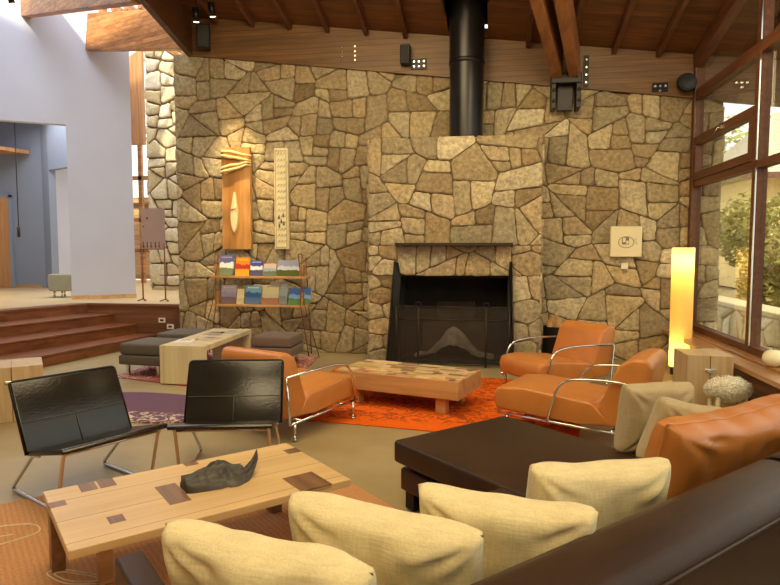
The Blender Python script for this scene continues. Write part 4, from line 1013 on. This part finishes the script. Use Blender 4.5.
# ------------------------------------------------------------------ black sling chairs
def black_chair(label, loc, rz):
    t = thing('lounge_chair', label, 'chair', loc, rz, 'black leather lounge chairs'); W = .335
    mb = MB()
    n = Vector((0, .9, .43)).normalized()
    # backrest pad
    pts = [(0.0, .305), (-.19, .71), (-.165, .722), (.028, .318)]
    mb.prof(pts, -W, W, .008, 2)
    mb.build('backrest', M['black_leather'], t, True)
    mb = MB(); mb.prof([(-.01, .300), (.02, .325), (.45, .425), (.475, .412), (.46, .392), (.02, .297)], -W, W, .008, 2); mb.build('seat', M['black_leather'], t, True)
    mb = MB()
    def bk(s): return (0+.032-.193*s, .318+.404*s)        # front face of the back pad
    a = bk(.42); mb.tube([(-W+.01, a[0]+.002, a[1]), (W-.01, a[0]+.002, a[1])], .0028, 6)
    a = bk(.42); b_ = bk(.02); mb.tube([(0.0, a[0]+.002, a[1]), (0.0, b_[0]+.002, b_[1])], .0028, 6)
    mb.build('stitching', M['stitch'], t)
    mb = MB(); mb.tube([(-W-.004, .02, .305), (-W-.004, -.182, .722), (W+.004, -.182, .722), (W+.004, .02, .305)], .009, 10, bend=.03); mb.build('back_rail', M['black_steel'], t)
    for s in (-1, 1):
        mb = MB(); x = s*(W-.035)
        mb.tube([(x, .43, .395), (x, .40, .36), (x, .30, .012), (x, -.30, .012), (x-s*.0, .02, .295), (x, .10, .305)], .011, 10, bend=.05)
        mb.build('sled_leg', M['chrome'], t)
    mb = MB(); mb.tube([(-W+.035, .40, .37), (W-.035, .40, .37)], .009, 8); mb.tube([(-W+.035, .03, .29), (W-.035, .03, .29)], .009, 8); mb.build('crossbar', M['chrome'], t)
    return t
black_chair('black leather lounge chair angled at the end of the long coffee table, nearest the steps', (-2.603, 3.57, .002), R(-117.7))
black_chair('black leather lounge chair facing forward, between long coffee table and orange armchair', (-1.80, 4.13, 0), R(-167))

# ------------------------------------------------------------------ orange armchairs
def armchair(label, loc, rz, k=1.0, W=.335, af=.44):
    t = thing('leather_armchair', label, 'armchair', loc, rz, 'orange leather armchairs around the low table')
    mb = MB(); mb.prof([(.50*k, .185), (.515*k, .30), (.49*k, .375), (.30*k, .395), (-.17*k, .345), (-.34*k, .17), (-.1, .165)], -W, W, .028, 4); mb.build('seat', M['orange_leather'], t, True)
    mb = MB(); mb.prof([(-.20*k, .30), (-.27*k, .17), (-.46*k, .175), (-.535*k, .66), (-.50*k, .715), (-.42*k, .715), (-.33*k, .66)], -W, W, .03, 4); mb.build('backrest', M['orange_leather'], t, True)
    for s in (-1, 1):
        x = s*(W+.022); mb = MB()
        mb.tube([(x, -.47*k, .52), (x, (af-.34)*k, .535), (x, (af-.08)*k, .50), (x, af*k, .14)], .0105, 10, bend=.13); mb.tube([(x, .47*k, .165), (x, -.42*k, .135)], .010, 10)
        mb.tube([(x, -.47*k, .52), (x, -.44*k, .13), (x, -.42*k, .135)], .010, 10)
        mb.build('arm_frame', M['chrome'], t)
        for y in (.40*k, -.38*k):
            mb = MB(); mb.tube([(x, y, .15), (x, y, .008)], .012, 10); mb.lathe([(.022, 0), (.022, .012)], (x, y, 0), 14); mb.build('leg', M['chrome'], t)
    mb = MB(); 
    for y in (.30*k, -.30*k): mb.tube([(-W-.02, y, .145), (W+.02, y, .145)], .011, 8)
    mb.build('crossbar', M['chrome'], t)
    return t
armchair('orange leather armchair seen from behind, beside the black lounge chair', (-1.70, 5.19, .014), R(-24))
armchair('orange leather armchair facing the room close to the hearth corner', (.72, 6.85, .014), R(125))
armchair('orange leather armchair seen side on behind the brown chaise', (.74, 5.30, .014), R(66), 1.2, af=.12)

# ------------------------------------------------------------------ sofa
sf = thing('sectional_sofa', 'dark brown leather sectional sofa with chaise and low back, foreground', 'sofa', (0, 0, .012), R(45))
def soft(name, a, mat='brown_leather', bev=.03, seg=4, parent=sf, lab=None):
    mb = MB(); mb.b2(*a, bev, 0, seg); return mb.build(name, M[mat], parent, True, lab)
soft('seat', (.51, 2.14, 1.10, 2.05, .27, .40)); soft('seat', (3.10, 4.30, 1.10, 2.0, .27, .40))
soft('chaise_seat', (2.14, 3.09, 1.10, 2.93, .265, .40), bev=.022)
soft('base', (.51, 2.12, 1.0, 2.0, .10, .26)); soft('base', (2.17, 3.07, 1.0, 2.90, .10, .235), bev=.015); soft('base', (3.12, 4.30, 1.0, 1.95, .10, .26))
def back(u0, u1):
    mb = MB(); prof = [(1.10, .38), (1.105, .66), (1.085, .71), (1.04, .735), (.95, .735), (.88, .71), (.852, .66), (.85, .12), (1.0, .12)]
    mb.prof(prof, u0, u1, .02, 3); b = mb.build('backrest', M['brown_leather'], sf, True)
    mb = MB(); mb.tube([(u0+.02, .850, .655), (u1-.02, .850, .655)], .007, 8); mb.tube([(u0+.006, 1.104, .65), (u0+.006, 1.05, .738), (u0+.006, .95, .738), (u0+.006, .87, .705), (u0+.006, .848, .64), (u0+.006, .848, .2)], .005, 8, bend=.04); mb.build('piping', M['brown_leather'], b)
back(.505, 2.55); back(2.56, 4.30)
soft('arm', (.41, .50, .83, 2.08, .12, .55), bev=.012)
soft('arm', (4.305, 4.40, .83, 1.9, .12, .50), bev=.03)
for (u, v) in ((2.22, 2.82), (3.0, 2.82), (.45, 1.95), (.45, .92), (4.25, .92), (4.25, 1.8), (2.2, .92)):
    mb = MB(); mb.b2(u-.04, u+.04, v-.04, v+.04, 0, .12, .004); mb.build('foot', M['black_steel'], sf)

def cushion(name, label, cat, mat, base, head, lean, w_, h_, t_, seed, pipe=None, p=2.6, q=.42, wr=.022, group=None, sag=0, flat=False, roll=0, pin=.03):
    """pillow standing on its lower edge; base = floor point (x, y, z) under the middle; head = yaw of its width axis"""
    t = thing(name, label, cat, base, head, group)
    mb = MB(); nx_, nz_ = 44, 32; rnd = random.Random(seed); so = Vector((seed*3.7, 0, 0)); G = {}
    Lm = Matrix.Rotation(R(lean), 3, 'X') @ Matrix.Rotation(R(roll), 3, 'Y')
    for s in (-1, 1):
        for i in range(nx_+1):
            for j in range(nz_+1):
                edge = i in (0, nx_) or j in (0, nz_)
                if edge and s == 1: G[(s, i, j)] = G[(-1, i, j)]; continue
                a = i/nx_*2-1; b = j/nz_*2-1
                a = math.copysign(abs(a)**.85, a); b = math.copysign(abs(b)**.85, b)
                th = max(0, (1-abs(a)**p)*(1-abs(b)**p))**q
                X = w_/2*a*(1-pin*(1-b*b)); Z = h_/2*b*(1-pin*(1-a*a))
                Z -= sag*(1-b)*0
                Z -= sag*(.5+.5*b)*(1-a*a)*.6
                nn = noise.noise(Vector((X*6, Z*4, s*2))+so)*.8+noise.noise(Vector((X*17, Z*9, s*5))+so)*.35
                # creases running out of the corners
                cr = 0
                for (ca, cb) in ((-1, -1), (1, -1), (-1, 1), (1, 1)):
                    dx, dz = a-ca, b-cb; rr = math.hypot(dx, dz); an = math.atan2(dz, dx)
                    cr += math.sin(an*11+seed+ca)*math.exp(-((rr-.35)/.3)**2)*.5
                rim = min(1, 4*(1-max(abs(a), abs(b))))
                Y = s*(t_/2*th)+(nn*wr*1.4+cr*wr)*rim*(1 if s < 0 else .8)
                Z += noise.noise(Vector((X*6, 3, 0))+so)*wr*.9*max(0, b)
                G[(s, i, j)] = mb.bm.verts.new(Lm @ Vector((X, Y, Z)) + Lm @ Vector((0, 0, h_/2)))
    for s in (-1, 1):
        for i in range(nx_):
            for j in range(nz_):
                f = [G[(s, i, j)], G[(s, i+1, j)], G[(s, i+1, j+1)], G[(s, i, j+1)]]
                mb.bm.faces.new(f if s < 0 else f[::-1])
    rim = [G[(-1, i, 0)].co.copy() for i in range(nx_)]+[G[(-1, nx_, j)].co.copy() for j in range(nz_)]+[G[(-1, i, nz_)].co.copy() for i in range(nx_, 0, -1)]+[G[(-1, 0, j)].co.copy() for j in range(nz_, 0, -1)]
    mb.build('cushion_cover', M[mat], t, 'all')
    if pipe:
        mb = MB(); mb.tube(rim, .0045, 6, closed=True); mb.build('piping', M[pipe], t, 'all')
    return t
# throw cushions: world positions of the two upper corners give place and heading
def place(label, mat, A, B, h_, t_, seed, lean=12, z=.415, grp=None, **k):
    A = Vector(A); B = Vector(B); c = (A+B)/2; d_ = B-A; hd = math.atan2(d_.y, d_.x); w_ = d_.length*1.03
    back_ = Vector((d_.y, -d_.x)).normalized()      # towards the camera side
    foot = c-back_*math.sin(R(lean))*h_ if lean else c
    return cushion('throw_cushion', label, 'cushion', mat, (foot.x, foot.y, z), hd, lean, w_, h_, t_, seed, group=grp, **k)
g_ = 'pale beige cushions along the sofa back'
place('pale beige cushion at the arm end of the sofa, lowest in view', 'beige_cloth', (-.87, 1.53), (-.28, 1.39), .40, .18, 1, 16, grp=g_, q=.30, p=3, sag=.015, roll=1)
place('pale beige cushion second from the sofa arm', 'beige_cloth', (-.60, 1.77), (-.03, 1.61), .405, .18, 2, 16, grp=g_, q=.30, p=3, sag=.01, roll=2)
place('pale beige cushion third from the sofa arm', 'beige_cloth', (-.215, 1.90), (.30, 1.80), .40, .18, 3, 16, grp=g_, q=.30, p=3, sag=.01, roll=1)
place('pale beige cushion touching the orange leather cushion', 'beige_cloth', (.15, 2.12), (.63, 2.27), .405, .17, 4, 14, grp=g_, q=.30, p=3, sag=.01)
place('taupe cushion farthest from the sofa back, beside the chaise', 'taupe_cloth', (.74, 3.50), (1.12, 3.66), .395, .19, 5, 10, q=.28, p=3)
place('taupe cushion wedged between the orange cushion and the other taupe one', 'taupe_cloth', (.76, 3.20), (1.36, 3.33), .35, .18, 6, 14, q=.28, p=3, sag=.0, roll=13)
place('big orange leather cushion on the brown sofa', 'orange_leather', (.74, 2.68), (1.50, 3.30), .425, .24, 7, 16, q=.26, p=4, pipe='orange_piping', wr=.022, sag=.045)

# ------------------------------------------------------------------ chests, lamp, stool, vase
def chest(label, loc, rz, w_, d_, h_):
    t = thing('wooden_chest', label, 'chest', loc, rz)
    mb = MB(); mb.b2(-w_/2, w_/2, -d_/2, d_/2, 0, h_, .006); mb.build('body', M['chest_wood'], t)
    mb = MB(); mb.b2(-.0025, .0025, -d_/2-.0015, -d_/2+.001, .02, h_-.01); mb.build('seam', M['window_wood'], t, label='dark seam line')
    mb = MB(); mb.b2(-.05, .05, -d_/2-.012, -d_/2, h_-.15, h_-.125, .003); mb.tube([(-.028, -d_/2-.01, h_-.135), (-.028, -d_/2-.035, h_-.15), (.028, -d_/2-.035, h_-.15), (.028, -d_/2-.01, h_-.135)], .005, 8, bend=.01); mb.build('clasp', M['chrome'], t, label='chrome clasp')
    return t
chest('tall wooden chest with chrome clasp between glowing lamp and sheep stool', (2.05, 6.37, 0), 0, .41, .44, .55)
c_ = chest('wooden chest with metal pull handles near the steps, behind the black chair', (-4.34, 5.02, 0), R(40), .50, .46, .50)
mb = MB(); mb.tube([(-.24, -.06, .40), (-.275, -.05, .39), (-.275, .05, .39), (-.24, .06, .40)], .006, 8, bend=.01); mb.build('pull_handle', M['chrome'], c_)

fl_ = thing('floor_lamp', 'tall glowing yellow paper column lamp in the corner by the window', 'floor lamp', (2.33, 8.05, 0))
mb = MB(); mb.lathe([(.11, 0), (.11, .09), (.10, .10)], n=40); mb.build('base', M['black_steel'], fl_, True)
mb = MB(); mb.lathe([(.128, .10), (.128, 1.56)], n=48, cap=False); mb.build('lamp_shade', M['paper_shade'], fl_, True)
mb = MB(); mb.tube([(0, 0, .1), (0, 0, 1.30)], .008, 8); mb.build('pole', M['chrome'], fl_)
for z in (.26, 1.40):
    mb = MB(); bmesh.ops.create_uvsphere(mb.bm, u_segments=16, v_segments=10, radius=.03); o = mb.build('bulb', emis('bulb', (1, .8, .45), 25), fl_, 'all'); o.location = (0, 0, z)
for z, e in ((.26, 26), (1.40, 24)):
    l = lamp('bulb_light', 'POINT', (2.33, 8.05, z), e, (1, .78, .40), .035)

ss = thing('sheep_stool', 'small woolly sheep-shaped stool on wooden legs before the chest', 'stool', (2.11, 5.86, 0), R(10))
mb = MB(); rnd = random.Random(8)
bmesh.ops.create_icosphere(mb.bm, subdivisions=4, radius=1)
for v_ in mb.bm.verts:
    n0 = noise.noise(v_.co*3)*.08; v_.co = Vector((v_.co.x*.185, v_.co.y*.12, v_.co.z*.098))*(1+n0)+Vector((0, 0, .30))
base_v = [(v_.co.copy(), v_.normal.copy()) for v_ in mb.bm.verts]
for k in range(3200):
    c, nn = rnd.choice(base_v); c = c+Vector((rnd.gauss(0, .006), rnd.gauss(0, .006), rnd.gauss(0, .006)))
    d0 = (c-Vector((0, 0, .30))).normalized(); tip = c+(d0+Vector((rnd.uniform(-.7, .7), rnd.uniform(-.7, .7), rnd.uniform(-.9, .3)))).normalized()*rnd.uniform(.018, .034)
    a = d0.orthogonal().normalized()*.004; b = d0.cross(a).normalized()*.004
    p0, p1, p2 = [mb.bm.verts.new(c+q) for q in (a, -a*.5+b, -a*.5-b)]; p3 = mb.bm.verts.new(tip)
    for f in ((p0, p1, p3), (p1, p2, p3), (p2, p0, p3)): mb.bm.faces.new(f)
mb.build('fleece', M['wool'], ss, 'all')
for sx in (-1, 1):
    for sy in (-1, 1):
        mb = MB(); mb.tube([(sx*.12, sy*.06, .24), (sx*.13, sy*.07, 0)], .02, 12, rs=[.022, .017]); mb.build('leg', M['pale_wood'], ss)
vs = thing('round_candle', 'round cream globe candle on the wooden window sill', 'candle', (2.56, 6.08, .476))
mb = MB(); mb.lathe([(.03, 0), (.062, .015), (.088, .055), (.09, .08), (.08, .115), (.05, .145), (.02, .152), (.0, .148)], n=32, cap=False); mb.build('wax', M['candle'], vs, 'all')
mb = MB(); mb.tube([(0, 0, .145), (0, 0, .165)], .002, 6); mb.build('wick', M['black_steel'], vs)

# ------------------------------------------------------------------ pale bench, magazines, ottomans
bn = thing('waterfall_bench', 'pale wooden bench with solid panel ends holding magazines', 'bench', (-3.45, 7.24, .013), R(2))
mb = MB(); mb.b2(-.27, .27, -.76, .76, .38, .44, .004); mb.build('top', M['pale_wood'], bn)
for s in (-1, 1):
    mb = MB(); mb.b2(-.27, .27, s*.76-s*.06, s*.76, 0, .38, .004); mb.build('panel_leg', M['pale_wood'], bn)
for k, (x, y, a, col, lab) in enumerate(((-.10, -.42, 12, (.86, .84, .78), 'white open magazine at the near end of the pale bench'), (.08, -.20, -8, (.62, .50, .42), 'pinkish magazine lying on the pale bench next to the white one'),
                                    (-.05, .25, 10, (.45, .38, .33), 'brown-grey magazine near the far end of the pale bench'), (.10, .42, -5, (.60, .56, .50), 'pale leaflet at the far end of the pale bench'))):
    o = thing('magazine', lab, 'magazine', (-3.45+x, 7.24+y, .4535), R(a), 'magazines on the pale bench')
    mb = MB(); mb.b2(-.11, .11, -.145, .145, 0, .006); mb.build('pages', cover('mag_%d' % k, col, [c*.7 for c in col], [c*.9 for c in col], sc_=30), o)
    mb = MB(); mb.b2(-.07, .05, .02, .10, .0062, .0068); mb.build('picture', plain('magpic_%d' % k, [c*.45 for c in col], .4, var=.4, scale=30), o)
def ottoman(label, loc, rz, mat, w_=.60):
    t = thing('ottoman', label, 'ottoman', loc, rz, 'cube ottomans by the bench')
    h = w_/2
    mb = MB(); mb.b2(-h, h, -h, h, .26, .40, .03, 0, 4); mb.build('cushion', M[mat], t, True)
    mb = MB(); mb.b2(-h-.01, h+.01, -h-.01, h+.01, .14, .255, .02, 0, 3); mb.build('base', M[mat], t, True)
    for sx in (-1, 1):
        for sy in (-1, 1):
            mb = MB(); mb.b2(sx*(h-.07)-.018, sx*(h-.07)+.018, sy*(h-.07)-.018, sy*(h-.07)+.018, 0, .145, .002); mb.build('leg', M['chrome'], t)
    return t
ottoman('dark grey ottoman in front of the steps, at the near end of pale bench', (-4.10, 7.05, .013), R(-5), 'grey_cloth', .56)
ottoman('dark grey ottoman behind the pale bench close to the stone wall', (-4.14, 7.95, .013), R(-3), 'grey_cloth', .56)
ottoman('taupe brown ottoman between the bench and the fireplace by the stone wall', (-2.78, 7.85, .013), R(0), 'brown_cloth', .54)

# ------------------------------------------------------------------ raised hall things
ps = thing('poster_stand', 'mauve glass poster stand on two thin rusty legs on the raised floor', 'display stand', (-5.75, 9.94, HZ))
mb = MB(); mb.b2(-.20, .245, -.008, .0, .90, 1.60); mb.build('panel', M['mauve_glass'], ps)
mb = MB()
for k, x in enumerate((-.16, -.09, -.02, .06, .13)):
    mb.tube([(x, -.012, .93), (x, -.012, 1.00)], .006, 6); mb.tube([(x-.015, -.012, .93), (x, -.012, .97), (x+.018, -.012, .93)], .004, 6); bmesh.ops.create_icosphere(mb.bm, subdivisions=1, radius=.011, matrix=Matrix.Translation((x, -.012, 1.015)))
mb.tube([(-.08, -.012, 1.42), (-.08, -.012, 1.45)], .012, 6); mb.tube([(-.15, -.012, 1.28), (-.15, -.012, 1.30)], .01, 6)
mb.build('figures', plain('poster_ink', (.10, .03, .03), .6), ps)
for x in (-.20, .22):
    mb = MB(); mb.tube([(x, 0, .02), (x, 0, 1.0)], .013, 8); mb.tube([(x-.08, -.06, .0), (x, 0, .04), (x+.08, -.06, .0)], .01, 8); mb.tube([(x, 0, .04), (x, .1, .0)], .01, 8); mb.build('leg', M['rust_steel'], ps)
mb = MB(); mb.tube([(-.20, 0, .90), (.22, 0, .90)], .010, 8); mb.tube([(.12, 0, .45), (.32, 0, .45)], .008, 8); mb.build('crossbar', M['rust_steel'], ps)
os_ = thing('round_stool', 'round grey-green upholstered stool on the raised floor by lilac wall', 'stool', (-7.92, 10.52, HZ))
mb = MB(); mb.lathe([(.0, .12), (.22, .12), (.245, .14), (.25, .40), (.235, .43), (.0, .44)], n=40, cap=False); mb.build('seat', M['green_cloth'], os_, True)
for k in range(4):
    a = k*pi/2+.5; mb = MB(); mb.tube([(.15*cos(a), .15*sin(a), .13), (.15*cos(a), .15*sin(a), 0)], .016, 10); mb.build('leg', M['chrome'], os_)
cd = thing('pull_cord', 'thin dark cord hanging before the blue inner wall', 'cord', (-10.3, 12.3, 0))
mb = MB(); mb.tube([(0, 0, 2.0), (.01, 0, 4.6)], .010, 6); mb.build('cord', M['dark_steel'], cd)
mb = MB(); mb.tube([(0, 0, 1.80), (0, 0, 2.02)], .03, 8); mb.build('weight', M['dark_steel'], cd)
